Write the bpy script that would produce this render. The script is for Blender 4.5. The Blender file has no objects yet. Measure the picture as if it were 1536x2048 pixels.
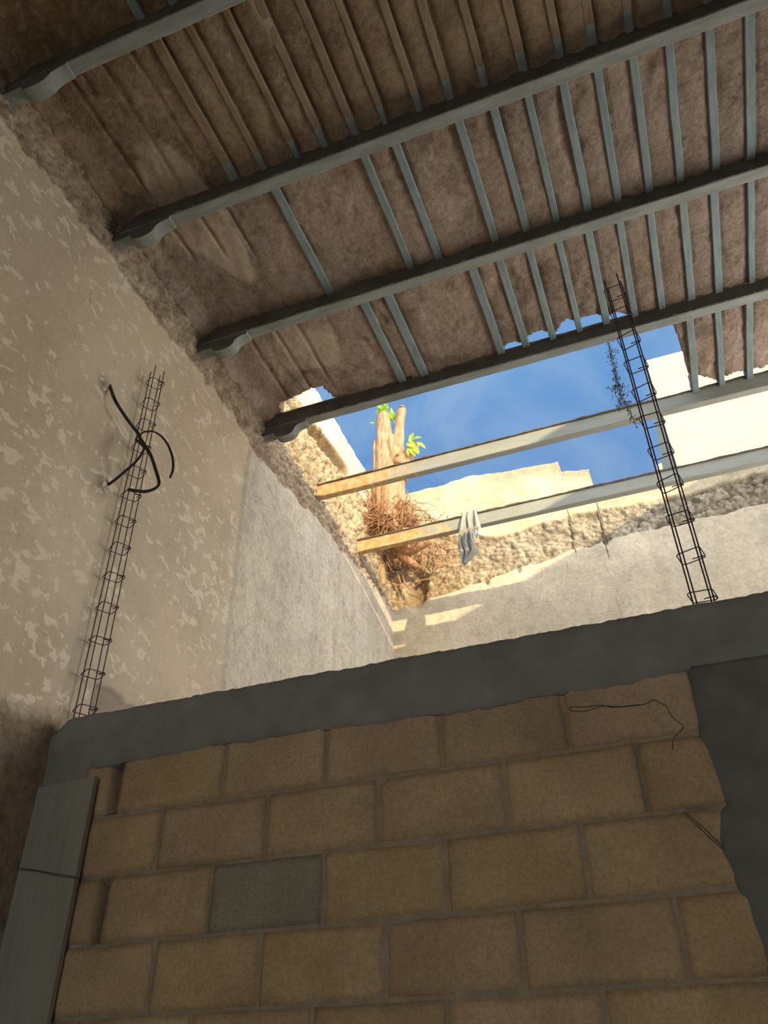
import bpy, math, random
import numpy as np
from mathutils import Matrix, Vector

random.seed(7)
rng = np.random.default_rng(7)
scene = bpy.context.scene
COL = scene.collection
EYE = 1.55                      # height of the eye above the floor; z below is given from the eye

# ------------------------------------------------------------------ camera
R = np.array([[0.93554936, 0.35283719, -0.01591557],
              [-0.22106763, 0.54982812, -0.80549248],
              [-0.27545687, 0.7570964, 0.59239223]])      # rows: right, down, forward
FPX = 1619.0
cam = bpy.data.cameras.new('camera'); camo = bpy.data.objects.new('camera', cam); COL.objects.link(camo)
cam.sensor_fit = 'VERTICAL'; cam.sensor_height = 36.0; cam.lens = FPX / 2048 * 36.0
cam.clip_start = 0.02; cam.clip_end = 500
camo.matrix_world = Matrix(((R[0][0], -R[1][0], -R[2][0], 0), (R[0][1], -R[1][1], -R[2][1], 0),
                            (R[0][2], -R[1][2], -R[2][2], EYE), (0, 0, 0, 1)))
scene.camera = camo

def ray(px, py): return R.T @ np.array([px - 768.0, py - 1024.0, FPX])
def onX(px, py, x): r = ray(px, py); return r * (x / r[0])
def onY(px, py, y): r = ray(px, py); return r * (y / r[1])
def onZ(px, py, z): r = ray(px, py); return r * (z / r[2])

# measured places (metres, from the eye)
XL = -2.309          # left wall
XR = 2.70            # right wall (outside the frame)
YF = -3.0            # wall behind
YW = 2.45            # front of the block wall
YB = 6.40            # back wall
ZB = 3.962           # underside of the beams
ZC = 4.077           # underside of the roof
ZT = 4.36            # top of the roof
BEAM_Y = [1.185, 2.055, 2.935, 3.805, 4.672, 5.533]
BW = 0.07

# ------------------------------------------------------------------ numpy noise
def _h(i, j, k, s):
    n = (i.astype(np.int64) * 374761393 + j.astype(np.int64) * 668265263 + k.astype(np.int64) * 2147483647 + s * 974634777) & 0xffffffff
    n = ((n ^ (n >> 13)) * 1274126177) & 0xffffffff
    n = ((n ^ (n >> 16)) * 2246822519) & 0xffffffff
    return ((n ^ (n >> 15)) & 0xffffff) / float(0xffffff)
def vn(x, y, z=0.0, s=0):
    x, y, z = np.broadcast_arrays(np.asarray(x, float), np.asarray(y, float), np.asarray(z, float))
    i, j, k = np.floor(x), np.floor(y), np.floor(z)
    u, v, w = x - i, y - j, z - k
    u, v, w = u*u*(3-2*u), v*v*(3-2*v), w*w*(3-2*w)
    o = 0
    for a in (0, 1):
        for b in (0, 1):
            for c in (0, 1):
                o = o + _h(i+a, j+b, k+c, s) * (u if a else 1-u) * (v if b else 1-v) * (w if c else 1-w)
    return o * 2 - 1
def fbm(x, y, z=0.0, s=0, o=4, g=0.5):
    t = 0; a = 1.0; n = 0
    for q in range(o):
        t = t + a * vn(np.asarray(x)*2**q, np.asarray(y)*2**q, np.asarray(z)*2**q, s+q*17); n += a; a *= g
    return t / n
def worley(x, y, s=0):
    x, y = np.broadcast_arrays(np.asarray(x, float), np.asarray(y, float))
    i, j = np.floor(x), np.floor(y); d1 = np.full(x.shape, 9.0); d2 = d1.copy(); cid = np.zeros(x.shape)
    for a in (-1, 0, 1):
        for b in (-1, 0, 1):
            px = i+a+_h(i+a, j+b, i*0, s); py = j+b+_h(i+a, j+b, i*0, s+5)
            d = np.hypot(px-x, py-y); r = _h(i+a, j+b, i*0, s+9)
            m = d < d1
            d2 = np.where(m, d1, np.minimum(d2, d)); cid = np.where(m, r, cid); d1 = np.where(m, d, d1)
    return d1, d2, cid
def sstep(a, b, x): t = np.clip((np.asarray(x, float)-a)/(b-a), 0, 1); return t*t*(3-2*t)

# ------------------------------------------------------------------ materials
def mat(name):
    m = bpy.data.materials.new(name); m.use_nodes = True
    return m, m.node_tree.nodes, m.node_tree.links, m.node_tree.nodes['Principled BSDF']
def mapping(N, L, scale=(1, 1, 1), rot=(0, 0, 0)):
    g = N.new('ShaderNodeNewGeometry'); mp = N.new('ShaderNodeMapping')
    mp.inputs['Scale'].default_value = scale; mp.inputs['Rotation'].default_value = rot
    L.new(g.outputs['Position'], mp.inputs['Vector']); return mp.outputs['Vector']
def noise(N, L, vec, scale, detail=6, rough=0.6, dist=0.0):
    n = N.new('ShaderNodeTexNoise'); n.inputs['Scale'].default_value = scale; n.inputs['Detail'].default_value = detail
    n.inputs['Roughness'].default_value = rough; n.inputs['Distortion'].default_value = dist
    L.new(vec, n.inputs['Vector']); return n.outputs['Fac']
def ramp(N, L, fac, stops):
    r = N.new('ShaderNodeValToRGB'); e = r.color_ramp.elements
    while len(e) < len(stops): e.new(0.5)
    for el, (p, c) in zip(e, stops): el.position = p; el.color = (*c, 1) if len(c) == 3 else c
    L.new(fac, r.inputs['Fac']); return r.outputs['Color']
def mix(N, L, a, b, fac, mode='MIX'):
    m = N.new('ShaderNodeMix'); m.data_type = 'RGBA'; m.blend_type = mode
    for sock, v in ((m.inputs[6], a), (m.inputs[7], b)):
        if isinstance(v, tuple): sock.default_value = (*v, 1)
        else: L.new(v, sock)
    if isinstance(fac, (int, float)): m.inputs[0].default_value = fac
    else: L.new(fac, m.inputs[0])
    return m.outputs[2]
def math_(N, L, op, a, b=None):
    m = N.new('ShaderNodeMath'); m.operation = op
    for s, v in zip(m.inputs, (a, b)):
        if v is None: continue
        if isinstance(v, (int, float)): s.default_value = v
        else: L.new(v, s)
    return m.outputs[0]
def bump(N, L, bsdf, h, strength, dist):
    b = N.new('ShaderNodeBump'); b.inputs['Distance'].default_value = dist
    if isinstance(strength, (int, float)): b.inputs['Strength'].default_value = strength
    else: L.new(strength, b.inputs['Strength'])
    L.new(h, b.inputs['Height']); L.new(b.outputs['Normal'], bsdf.inputs['Normal'])
def simple(name, c, c2=None, scale=20, rough=0.8, bs=0.3, bd=0.004, stretch=(1, 1, 1), metal=0.0, lo=0.35, hi=0.65):
    m, N, L, P = mat(name); v = mapping(N, L, stretch)
    f = noise(N, L, v, scale)
    L.new(ramp(N, L, f, [(lo, c), (hi, c2 or tuple(x*0.7 for x in c))]), P.inputs['Base Color'])
    P.inputs['Roughness'].default_value = rough; P.inputs['Metallic'].default_value = metal
    P.inputs['Specular IOR Level'].default_value = 0.25
    bump(N, L, P, noise(N, L, v, scale*2.5), bs, bd); return m

def wall_material(name, flake=(0.64, 0.56, 0.44)):
    """Albedo zones come from the point attribute 'base'; mask.r = flaking paint, mask.g = roughness of the relief, mask.b = fine dirt."""
    m, N, L, P = mat(name)
    at = N.new('ShaderNodeAttribute'); at.attribute_name = 'base'
    mk = N.new('ShaderNodeAttribute'); mk.attribute_name = 'mask'
    sp = N.new('ShaderNodeSeparateColor'); L.new(mk.outputs['Color'], sp.inputs[0])
    v = mapping(N, L)
    big = noise(N, L, v, 1.6, 8, 0.62); fine = noise(N, L, v, 34, 6, 0.7)
    c = mix(N, L, at.outputs['Color'], ramp(N, L, big, [(0.34, (0.74, 0.72, 0.68)), (0.62, (1.12, 1.1, 1.06))]), 0.55, 'MULTIPLY')
    # flakes of old paint, drawn out along the trowel strokes
    vf = mapping(N, L, (1, 0.8, 1.1), (0.62, 0, 0))
    f1 = noise(N, L, vf, 17.5, 4, 0.5, 0.4)
    f2 = noise(N, L, v, 1.1, 3, 0.5)
    fl = math_(N, L, 'ADD', f1, math_(N, L, 'MULTIPLY', math_(N, L, 'SUBTRACT', f2, 0.5), 0.30))
    flm = ramp(N, L, fl, [(0.576, (0, 0, 0)), (0.594, (1, 1, 1))])
    c = mix(N, L, c, flake, math_(N, L, 'MULTIPLY', flm, math_(N, L, 'MULTIPLY', sp.outputs[0], 0.7)))
    # dark specks and hair cracks
    d1 = noise(N, L, mapping(N, L, (1, 1, 0.6)), 15, 8, 0.75)
    dm = ramp(N, L, d1, [(0.30, (1, 1, 1)), (0.385, (0, 0, 0))])
    c = mix(N, L, c, (0.17, 0.13, 0.09), math_(N, L, 'MULTIPLY', dm, 0.55))
    vo = N.new('ShaderNodeTexVoronoi'); vo.feature = 'DISTANCE_TO_EDGE'; vo.inputs['Scale'].default_value = 3.4
    wv = N.new('ShaderNodeVectorMath'); wv.operation = 'ADD'
    nz = N.new('ShaderNodeTexNoise'); nz.inputs['Scale'].default_value = 6; L.new(v, nz.inputs['Vector'])
    sc = N.new('ShaderNodeVectorMath'); sc.operation = 'SCALE'; sc.inputs['Scale'].default_value = 0.25; L.new(nz.outputs['Color'], sc.inputs[0])
    L.new(v, wv.inputs[0]); L.new(sc.outputs[0], wv.inputs[1]); L.new(wv.outputs[0], vo.inputs['Vector'])
    cr = ramp(N, L, vo.outputs['Distance'], [(0.0, (1, 1, 1)), (0.012, (0, 0, 0))])
    c = mix(N, L, c, (0.22, 0.17, 0.12), math_(N, L, 'MULTIPLY', cr, math_(N, L, 'MULTIPLY', sp.outputs[2], 0.35)))
    mid = noise(N, L, v, 9, 9, 0.72)
    c = mix(N, L, c, ramp(N, L, mid, [(0.36, (0.50, 0.46, 0.42)), (0.50, (1, 1, 1)), (0.66, (1.16, 1.14, 1.12))]), math_(N, L, 'MULTIPLY', sp.outputs[1], 0.75), 'MULTIPLY')
    # grain of the coarse parts
    c = mix(N, L, c, ramp(N, L, fine, [(0.34, (0.55, 0.52, 0.48)), (0.6, (1.15, 1.13, 1.1))]), math_(N, L, 'ADD', 0.14, math_(N, L, 'MULTIPLY', sp.outputs[1], 0.65)), 'MULTIPLY')
    L.new(c, P.inputs['Base Color']); P.inputs['Roughness'].default_value = 0.92; P.inputs['Specular IOR Level'].default_value = 0.12
    h = math_(N, L, 'ADD', noise(N, L, v, 42, 8, 0.7), math_(N, L, 'MULTIPLY', flm, 0.12))
    bump(N, L, P, h, math_(N, L, 'ADD', 0.22, math_(N, L, 'MULTIPLY', sp.outputs[1], 0.75)), 0.017)
    return m

M = {}
M['wall'] = wall_material('old_plaster')
M['ceiling'] = wall_material('roof_plaster', (0.47, 0.38, 0.29))
M['plain'] = simple('plain_plaster', (0.27, 0.23, 0.17), (0.21, 0.175, 0.13), 6)
M['low_bounce'] = simple('low_bounce_plaster', (0.12, 0.10, 0.07), (0.09, 0.07, 0.05), 6)  # unseen rear wall coloured dark to cut bounced light
M['floor'] = simple('earth_floor', (0.22, 0.18, 0.13), (0.16, 0.13, 0.09), 5)
M['concrete'] = simple('fresh_concrete', (0.24, 0.245, 0.215), (0.185, 0.185, 0.16), 7, 0.9, 0.2, 0.004)
M['dark_concrete'] = simple('column_concrete', (0.16, 0.165, 0.145), (0.115, 0.115, 0.10), 7, 0.9, 0.25, 0.005)  # darker concrete for the column
M['mortar'] = simple('mortar', (0.345, 0.275, 0.185), (0.25, 0.20, 0.135), 18, 0.95, 0.8, 0.01)
M['rebar'] = simple('rusty_rebar', (0.075, 0.045, 0.05), (0.045, 0.028, 0.032), 60, 0.7, 0.2, 0.001, metal=0.3)
M['cable'] = simple('black_plastic', (0.018, 0.018, 0.018), (0.028, 0.028, 0.026), 30, 0.42, 0.1, 0.001)
M['wire'] = simple('tie_wire', (0.07, 0.045, 0.03), (0.11, 0.07, 0.045), 40, 0.6, 0.1, 0.001)
M['plank'] = simple('grey_board', (0.285, 0.275, 0.22), (0.235, 0.225, 0.18), 5, 0.85, 0.3, 0.003, (6, 6, 0.5))
M['joist'] = simple('grey_green_paint', (0.225, 0.285, 0.28), (0.165, 0.205, 0.20), 14, 0.75, 0.25, 0.003, (3, 0.6, 3))
M['joist_plaster'] = simple('plastered_joist', (0.28, 0.205, 0.13), (0.20, 0.14, 0.09), 11, 0.9, 0.6, 0.006, (2, 0.7, 2))
M['bark'] = simple('bark', (0.58, 0.39, 0.23), (0.36, 0.20, 0.10), 14, 0.85, 0.9, 0.012, (3, 3, 0.6))
M['root'] = simple('root_bark', (0.52, 0.30, 0.16), (0.30, 0.16, 0.085), 26, 0.85, 0.4, 0.004)
M['cut_wood'] = simple('cut_wood', (0.62, 0.36, 0.14), (0.40, 0.20, 0.08), 30, 0.8)
M['cloth'] = simple('grey_cloth', (0.37, 0.355, 0.30), (0.31, 0.30, 0.26), 40, 0.95, 0.2, 0.002)
M['rag_white'] = simple('white_rag', (0.75, 0.75, 0.75), (0.6, 0.6, 0.62), 40, 0.9)
M['vine'] = simple('dry_vine', (0.10, 0.085, 0.06), (0.16, 0.13, 0.09), 30, 0.9)
M['cream'] = simple('cream_render', (0.62, 0.54, 0.375), (0.56, 0.48, 0.32), 1.4, 0.9, 0.15, 0.004, lo=0.3, hi=0.75)
def leafmat():
    m, N, L, P = mat('leaf_green'); v = mapping(N, L)
    L.new(ramp(N, L, noise(N, L, v, 9), [(0.35, (0.30, 0.48, 0.035)), (0.65, (0.50, 0.62, 0.08))]), P.inputs['Base Color'])
    P.inputs['Roughness'].default_value = 0.5
    t = N.new('ShaderNodeBsdfTranslucent'); t.inputs['Color'].default_value = (0.55, 0.70, 0.08, 1)
    a = N.new('ShaderNodeAddShader'); mx = N.new('ShaderNodeMixShader'); mx.inputs[0].default_value = 0.45
    L.new(P.outputs[0], mx.inputs[1]); L.new(t.outputs[0], mx.inputs[2]); L.new(mx.outputs[0], N['Material Output'].inputs['Surface'])
    return m
M['leaf'] = leafmat()
def beammat(name, rust, side=False):
    m, N, L, P = mat(name); v = mapping(N, L, (0.7, 3, 3)); v1 = mapping(N, L)
    c = ramp(N, L, noise(N, L, v, 6, 6), [(0.35, (0.285, 0.30, 0.27)), (0.65, (0.20, 0.21, 0.185))])
    d = ramp(N, L, noise(N, L, v1, 26, 8, 0.75), [(0.30, (1, 1, 1)), (0.37, (0, 0, 0))])
    c = mix(N, L, c, (0.09, 0.075, 0.055), math_(N, L, 'MULTIPLY', d, 0.7))
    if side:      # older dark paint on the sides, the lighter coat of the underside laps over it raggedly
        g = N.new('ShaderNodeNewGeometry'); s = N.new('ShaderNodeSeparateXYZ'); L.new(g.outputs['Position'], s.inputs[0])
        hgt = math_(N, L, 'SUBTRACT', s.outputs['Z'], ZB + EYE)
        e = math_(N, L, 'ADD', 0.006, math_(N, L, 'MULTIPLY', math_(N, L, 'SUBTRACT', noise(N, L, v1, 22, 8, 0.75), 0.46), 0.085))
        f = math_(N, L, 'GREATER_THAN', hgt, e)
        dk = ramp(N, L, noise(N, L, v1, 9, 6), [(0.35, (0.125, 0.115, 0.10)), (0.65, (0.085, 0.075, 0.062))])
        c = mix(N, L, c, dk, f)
    if rust:      # paint worn to rusty primer towards the wall end
        g = N.new('ShaderNodeNewGeometry'); s = N.new('ShaderNodeSeparateXYZ'); L.new(g.outputs['Position'], s.inputs[0])
        mr = N.new('ShaderNodeMapRange'); mr.inputs['From Min'].default_value = -2.4; mr.inputs['From Max'].default_value = -0.7
        mr.inputs['To Min'].default_value = 1.25; mr.inputs['To Max'].default_value = -0.15; L.new(s.outputs['X'], mr.inputs['Value'])
        f = math_(N, L, 'ADD', mr.outputs[0], math_(N, L, 'MULTIPLY', math_(N, L, 'SUBTRACT', noise(N, L, v1, 12, 6), 0.5), 1.7))
        rc = ramp(N, L, noise(N, L, v1, 18, 5), [(0.35, (0.60, 0.44, 0.24)), (0.6, (0.46, 0.27, 0.10))])
        c = mix(N, L, mix(N, L, c, (0.42, 0.41, 0.34), 0.45), rc, ramp(N, L, f, [(0.40, (0, 0, 0)), (0.75, (1, 1, 1))]))
    L.new(c, P.inputs['Base Color']); P.inputs['Roughness'].default_value = 0.7; P.inputs['Specular IOR Level'].default_value = 0.2
    bump(N, L, P, noise(N, L, v1, 45, 6), 0.35, 0.004); return m
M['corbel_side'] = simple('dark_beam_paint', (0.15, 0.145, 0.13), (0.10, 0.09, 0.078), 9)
M['beam'] = beammat('beam_paint', False); M['beam_side'] = beammat('beam_paint_side', False, True); M['beam_rust'] = beammat('beam_paint_worn', True)
M['lip'] = simple('old_mortar_edge', (0.16, 0.12, 0.08), (0.08, 0.06, 0.04), 30, 0.95, 0.8, 0.008)
def blockmat():
    m, N, L, P = mat('limestone_block'); at = N.new('ShaderNodeAttribute'); at.attribute_name = 'base'
    v = mapping(N, L); f = noise(N, L, v, 85, 6, 0.75); b = noise(N, L, v, 4, 5)
    c = mix(N, L, at.outputs['Color'], ramp(N, L, b, [(0.35, (0.8, 0.76, 0.72)), (0.65, (1.1, 1.08, 1.04))]), 0.8, 'MULTIPLY')
    c = mix(N, L, c, ramp(N, L, f, [(0.35, (0.68, 0.65, 0.6)), (0.6, (1.08, 1.07, 1.05))]), 0.7, 'MULTIPLY')
    L.new(c, P.inputs['Base Color']); P.inputs['Roughness'].default_value = 0.95; P.inputs['Specular IOR Level'].default_value = 0.1
    bump(N, L, P, f, 0.6, 0.006); return m
M['block'] = blockmat()

# ------------------------------------------------------------------ mesh helpers
class MB:
    def __init__(self): self.v = []; self.f = []; self.m = []
    def add(self, vs, fs, mi=0):
        o = len(self.v); self.v += [tuple(map(float, p)) for p in vs]
        self.f += [tuple(i + o for i in q) for q in fs]; self.m += [mi] * len(fs); return self
    def box(self, x0, x1, y0, y1, z0, z1, mi=0):
        return self.add([(x0, y0, z0), (x1, y0, z0), (x1, y1, z0), (x0, y1, z0), (x0, y0, z1), (x1, y0, z1), (x1, y1, z1), (x0, y1, z1)],
                        [(0, 3, 2, 1), (4, 5, 6, 7), (0, 1, 5, 4), (1, 2, 6, 5), (2, 3, 7, 6), (3, 0, 4, 7)], mi)
    def tube(self, pts, rad, n=8, mi=0, flat=1.0, caps=True, up=(0, 0, 1)):
        P = np.array(pts, float); k = len(P); rad = np.broadcast_to(np.asarray(rad, float), (k,))
        T = np.gradient(P, axis=0); T /= np.linalg.norm(T, axis=1)[:, None] + 1e-12
        a = np.array(up, float)
        if abs(T[0] @ a) > 0.9: a = np.array((1.0, 0.2, 0))
        vs = []; u = a - T[0] * (a @ T[0])
        for i in range(k):
            u = u - T[i] * (u @ T[i]); u /= np.linalg.norm(u) + 1e-12; w = np.cross(T[i], u)
            for j in range(n):
                t = 2 * math.pi * j / n
                vs.append(P[i] + rad[i] * (math.cos(t) * u + flat * math.sin(t) * w))
        fs = [(i*n+j, i*n+(j+1) % n, (i+1)*n+(j+1) % n, (i+1)*n+j) for i in range(k-1) for j in range(n)]
        if caps: fs += [tuple(range(n))[::-1], tuple((k-1)*n + j for j in range(n))]
        return self.add(vs, fs, mi)
    def prism(self, prof, y0, y1, mi=0):          # profile in x,z pushed along y
        n = len(prof)
        vs = [(x, y0, z) for x, z in prof] + [(x, y1, z) for x, z in prof]
        fs = [tuple(range(n)), tuple(range(2*n-1, n-1, -1))] + [(i+n, (i+1) % n + n, (i+1) % n, i) for i in range(n)]
        return self.add(vs, fs, mi)
    def build(self, name, mats, parent=None, loc=None, smooth=False, bevel=0.0, recalc=True):
        o = np.array(loc if loc is not None else (ORG.get(parent.name, (0, 0, 0)) if parent else (0, 0, 0)), float)
        me = bpy.data.meshes.new(name)
        me.from_pydata([tuple(np.array(p) - o) for p in self.v], [], self.f)
        for mm in (mats if isinstance(mats, (list, tuple)) else [mats]): me.materials.append(mm)
        me.polygons.foreach_set('material_index', self.m)
        if smooth: me.polygons.foreach_set('use_smooth', [True] * len(self.f))
        if recalc:
            import bmesh
            b = bmesh.new(); b.from_mesh(me); bmesh.ops.recalc_face_normals(b, faces=b.faces); b.to_mesh(me); b.free()
        ob = bpy.data.objects.new(name, me); COL.objects.link(ob)
        if parent: ob.parent = parent; ORG[ob.name] = o
        else: ob.location = (o[0], o[1], o[2] + EYE); ORG[ob.name] = o
        if bevel:
            md = ob.modifiers.new('edge', 'BEVEL'); md.width = bevel; md.segments = 2; md.limit_method = 'ANGLE'
        return ob
ORG = {}
def tag(o, label=None, cat=None, group=None, kind=None):
    for k, v in (('label', label), ('category', cat), ('group', group), ('kind', kind)):
        if v: o[k] = v
    return o
def thing(name, label, cat, loc, group=None):
    o = bpy.data.objects.new(name, None); COL.objects.link(o); o.empty_display_size = 0.1
    o.location = (loc[0], loc[1], loc[2] + EYE); ORG[o.name] = np.array(loc, float)
    return tag(o, label, cat, group)
def grid_object(name, P, material, base=None, mask=None, keep=None, back=None, smooth=True, label=None, cat=None):
    """P: (a, b, 3) surface points; back: vector added to close the sheet into a solid."""
    a, b, _ = P.shape
    idx = np.arange(a*b).reshape(a, b)
    quads = np.stack([idx[:-1, :-1], idx[1:, :-1], idx[1:, 1:], idx[:-1, 1:]], -1)
    if keep is None: keep = np.ones((a-1, b-1), bool)
    q = quads[keep]
    V = P.reshape(-1, 3).copy()
    F = [q]
    if back is not None:
        n = a*b
        V2 = V + (np.asarray(back) if np.ndim(back) == 1 else np.asarray(back).reshape(-1, 3))
        F.append(q[:, ::-1] + n)
        e = np.concatenate([q[:, [0, 1]], q[:, [1, 2]], q[:, [2, 3]], q[:, [3, 0]]])
        key = np.sort(e, 1); _, inv, cnt = np.unique(key, axis=0, return_inverse=True, return_counts=True)
        be = e[cnt[inv.reshape(-1)] == 1]
        F.append(np.stack([be[:, 1], be[:, 0], be[:, 0] + n, be[:, 1] + n], -1))
        V = np.concatenate([V, V2])
    F = np.concatenate(F)
    used, inv = np.unique(F, return_inverse=True); F = inv.reshape(F.shape); Vu = V[used]
    Vu[:, 2] += EYE
    me = bpy.data.meshes.new(name)
    me.vertices.add(len(Vu)); me.vertices.foreach_set('co', Vu.astype(np.float32).ravel())
    me.loops.add(F.size); me.loops.foreach_set('vertex_index', F.astype(np.int32).ravel())
    me.polygons.add(len(F)); me.polygons.foreach_set('loop_start', np.arange(0, F.size, 4, dtype=np.int32))
    me.polygons.foreach_set('loop_total', np.full(len(F), 4, np.int32))
    me.update(calc_edges=True); me.validate()
    nf = int(keep.sum()); sm = np.zeros(len(F), bool); sm[:nf] = smooth; me.polygons.foreach_set('use_smooth', sm)
    for nm, arr in (('base', base), ('mask', mask)):
        if arr is None: continue
        A = arr.reshape(-1, 3)
        if back is not None: A = np.concatenate([A, A])
        A = np.concatenate([A[used], np.ones((len(used), 1))], 1)
        at = me.attributes.new(nm, 'FLOAT_COLOR', 'POINT'); at.data.foreach_set('color', A.astype(np.float32).ravel())
    me.materials.append(material)
    ob = bpy.data.objects.new(name, me); COL.objects.link(ob)
    tag(ob, label, cat, None, 'structure'); return ob
def lerp3(a, b, t): return np.asarray(a)[None, None, :] * (1 - t[..., None]) + (np.asarray(b)[None, None, :] if np.ndim(b) == 1 else b) * t[..., None]
def over(base, c, t): return base * (1 - t[..., None]) + np.asarray(c) * t[..., None]

def rubble(u, v, s):
    """stones standing out of old masonry, height roughly -1..1"""
    wu = u + 0.05*fbm(u*7, v*7, 0, s+40, 3); wv = v + 0.05*fbm(u*7, v*7, 3, s+41, 3)
    d1, d2, c = worley(wu*5.5, wv*8.5, s); e1, e2, c2 = worley(wu*15, wv*20, s+3)
    st = sstep(0.0, 0.32, d2-d1) * (0.35 + 0.65*c); sm = sstep(0.0, 0.3, e2-e1) * (0.3 + 0.7*c2)
    return 0.75*st + 0.45*sm + 0.7*fbm(u*9, v*9, 0, s+7, 4) - 0.55, c

# ------------------------------------------------------------------ left wall
def left_wall():
    ys = np.concatenate([np.linspace(YF, 0.9, 30)[:-1], np.arange(0.9, 7.0, 0.0125)])
    ts = np.concatenate([np.linspace(0, 0.38, 20)[:-1], np.linspace(0.38, 1, 345)])
    Yg, Tg = np.meshgrid(ys, ts, indexing='ij')
    top = 5.19 + 0.035*fbm(ys*2.5, ys*0, 0, 3, 4) + 0.02*fbm(ys*14, ys*0, 1, 4, 3) - 0.16*sstep(5.8, 6.3, ys)
    Zg = -EYE + Tg * (top[:, None] + EYE)
    x = np.full(Yg.shape, XL)
    n1 = fbm(Yg*1.2, Zg*1.2, 0, 11, 4)
    crease = 3.66 + 0.02*fbm(Zg*3, Zg*0, 0, 13, 3)
    old = sstep(-0.012, 0.022, Yg - crease)                     # older coarse plaster behind the crease
    edge = 3.765 + 0.05*fbm(Yg*3, Yg*0, 0, 15, 4) + 0.045*fbm(Yg*11, Yg*0, 0, 16, 3) - 0.05*old
    edge = edge + 0.10*sstep(4.2, 5.4, Yg)
    rb = sstep(0.0, 0.035, Zg - edge)                           # rubble band under the roof
    para = sstep(-0.02, 0.02, Zg - (4.76 + 0.05*fbm(Yg*3, Yg*0, 0, 21, 3)))   # plastered parapet above
    rb = rb * (1 - para)
    x += 0.010*n1 + 0.05*np.clip((Yg-3.67)/2.7, 0, 1.2) * (1 - para)
    x += 0.012*(1-old)*(1-rb) - 0.004*old*fbm(Yg*10, Zg*6, 0, 17, 4)
    h, cid = rubble(Yg, Zg, 31); hfine, cidf = rubble(Yg*2.3, Zg*2.3, 33); cid = np.where(Yg < 3.8, cidf, 0.5*cid+0.5*cidf)
    pocket = sstep(4.02, 4.12, Zg) * (1-para) * sstep(3.75, 3.95, Yg)
    hf = 0.55*hfine + 0.45*h; far = sstep(3.7, 4.0, Yg)
    x += rb*((0.022*hfine)*(1-far) + (0.05*hf)*far - 0.012) + rb*0.03*sstep(edge+0.05, 4.08, Zg)*(Yg < 3.9) - pocket*0.04
    x -= 0.028*sstep(1.0, 1.3, Zg)*(1-rb)*(1-old)*(1-para)
    groove = np.exp(-((Zg - (4.69 + 0.1*(Yg-4.85)))/0.035)**2) * sstep(4.2, 4.5, Yg) * (1 - sstep(5.25, 5.5, Yg))
    x -= 0.09*groove
    logr = np.exp(-((Zg - (4.76 + 0.1*(Yg-4.85)))/0.03)**2) * sstep(4.2, 4.5, Yg) * (1 - sstep(5.3, 5.5, Yg))
    x += 0.035*logr
    x -= para * (0.02 + 0.012*fbm(Yg*3, Zg*3, 0, 23, 4))
    patch = sstep(2.655, 2.66, Yg) * (1 - sstep(0, 0.008, Zg - (1.515 + 0.022*fbm(Yg*16, Yg*0, 0, 25, 3) - 0.55*np.clip(Yg-2.93, 0, 1)))) * (1 - sstep(3.2, 3.22, Yg))
    x -= 0.016*patch
    stuc = (1 - sstep(-0.06, 0.06, Zg - (1.27 + 0.06*fbm(Yg*4, Yg*0, 0, 27, 3)))) * (Yg < 2.6)
    x += stuc*(0.012 + 0.010*fbm(Yg*20, Zg*20, 0, 28, 4))
    base = lerp3((0.475, 0.40, 0.30), (0.54, 0.485, 0.40), old*(1-rb))
    warm = sstep(-0.2, 0.6, fbm(Yg*0.8, Zg*0.8, 0, 33, 3))
    base = over(base, (0.52, 0.42, 0.29), 0.5*warm*(1-old))
    pink = sstep(0.0, 0.5, fbm(Yg*0.9, Zg*0.9, 5, 34, 3)) * sstep(3.0, 1.6, Zg)
    base = over(base, (0.47, 0.40, 0.335), 0.6*pink*(1-old))
    near_brown = sstep(2.5, 1.2, Yg) * (1-rb); base = over(base, (0.36, 0.30, 0.20), 0.35*near_brown)  # browner and darker towards the near end
    streak = sstep(0.1, 0.6, fbm(Yg*9, Zg*0.9, 0, 36, 4)) * old; base = over(base, (0.40, 0.375, 0.32), 0.55*streak)
    base = over(base, (0.30, 0.245, 0.195), 0.92*patch)
    base = over(base, (0.345, 0.27, 0.195), 0.85*stuc)
    for sy, sz in ((2.255, 2.985), (2.40, 2.445)):
        base = over(base, (0.17, 0.135, 0.10), 0.75*np.exp(-((Yg-sy)/0.045)**2-((Zg-sz)/0.05)**2))
    stone = lerp3((0.33, 0.25, 0.175), (0.60, 0.52, 0.39), np.clip(cid*0.7 + 0.35*h, 0, 1))
    base = base*(1-rb[..., None]) + stone*rb[..., None]
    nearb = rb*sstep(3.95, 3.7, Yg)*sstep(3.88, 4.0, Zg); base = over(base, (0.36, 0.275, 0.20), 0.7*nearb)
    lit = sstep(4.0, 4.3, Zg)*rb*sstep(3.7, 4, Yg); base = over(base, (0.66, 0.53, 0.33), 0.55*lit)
    base = over(base, (0.72, 0.63, 0.45), para); base = over(base, (0.50, 0.44, 0.32), para*0.6*sstep(0.15, 0.5, fbm(Yg*6, Zg*1.5, 0, 38, 4)))
    base = over(base, (0.42, 0.28, 0.14), np.clip(logr*1.2, 0, 1)*0.8)
    tr = sstep(-0.02, 0.03, Zg - edge + 0.06*fbm(Yg*8, Zg*8, 0, 51, 3)) * (1-rb) * 0.5; base = over(base, (0.56, 0.49, 0.37), tr*(1-para))
    mask = np.stack([(1-old)*(1-rb)*(1-patch)*(1-stuc)*(1-para), np.clip(rb + 0.75*stuc + 0.5*old*(1-para) + 0.2*para, 0, 1), (1-rb)*(0.5+0.5*old)], -1)
    back = np.zeros(x.shape + (3,)); back[..., 0] = -2.95 - x
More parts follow.
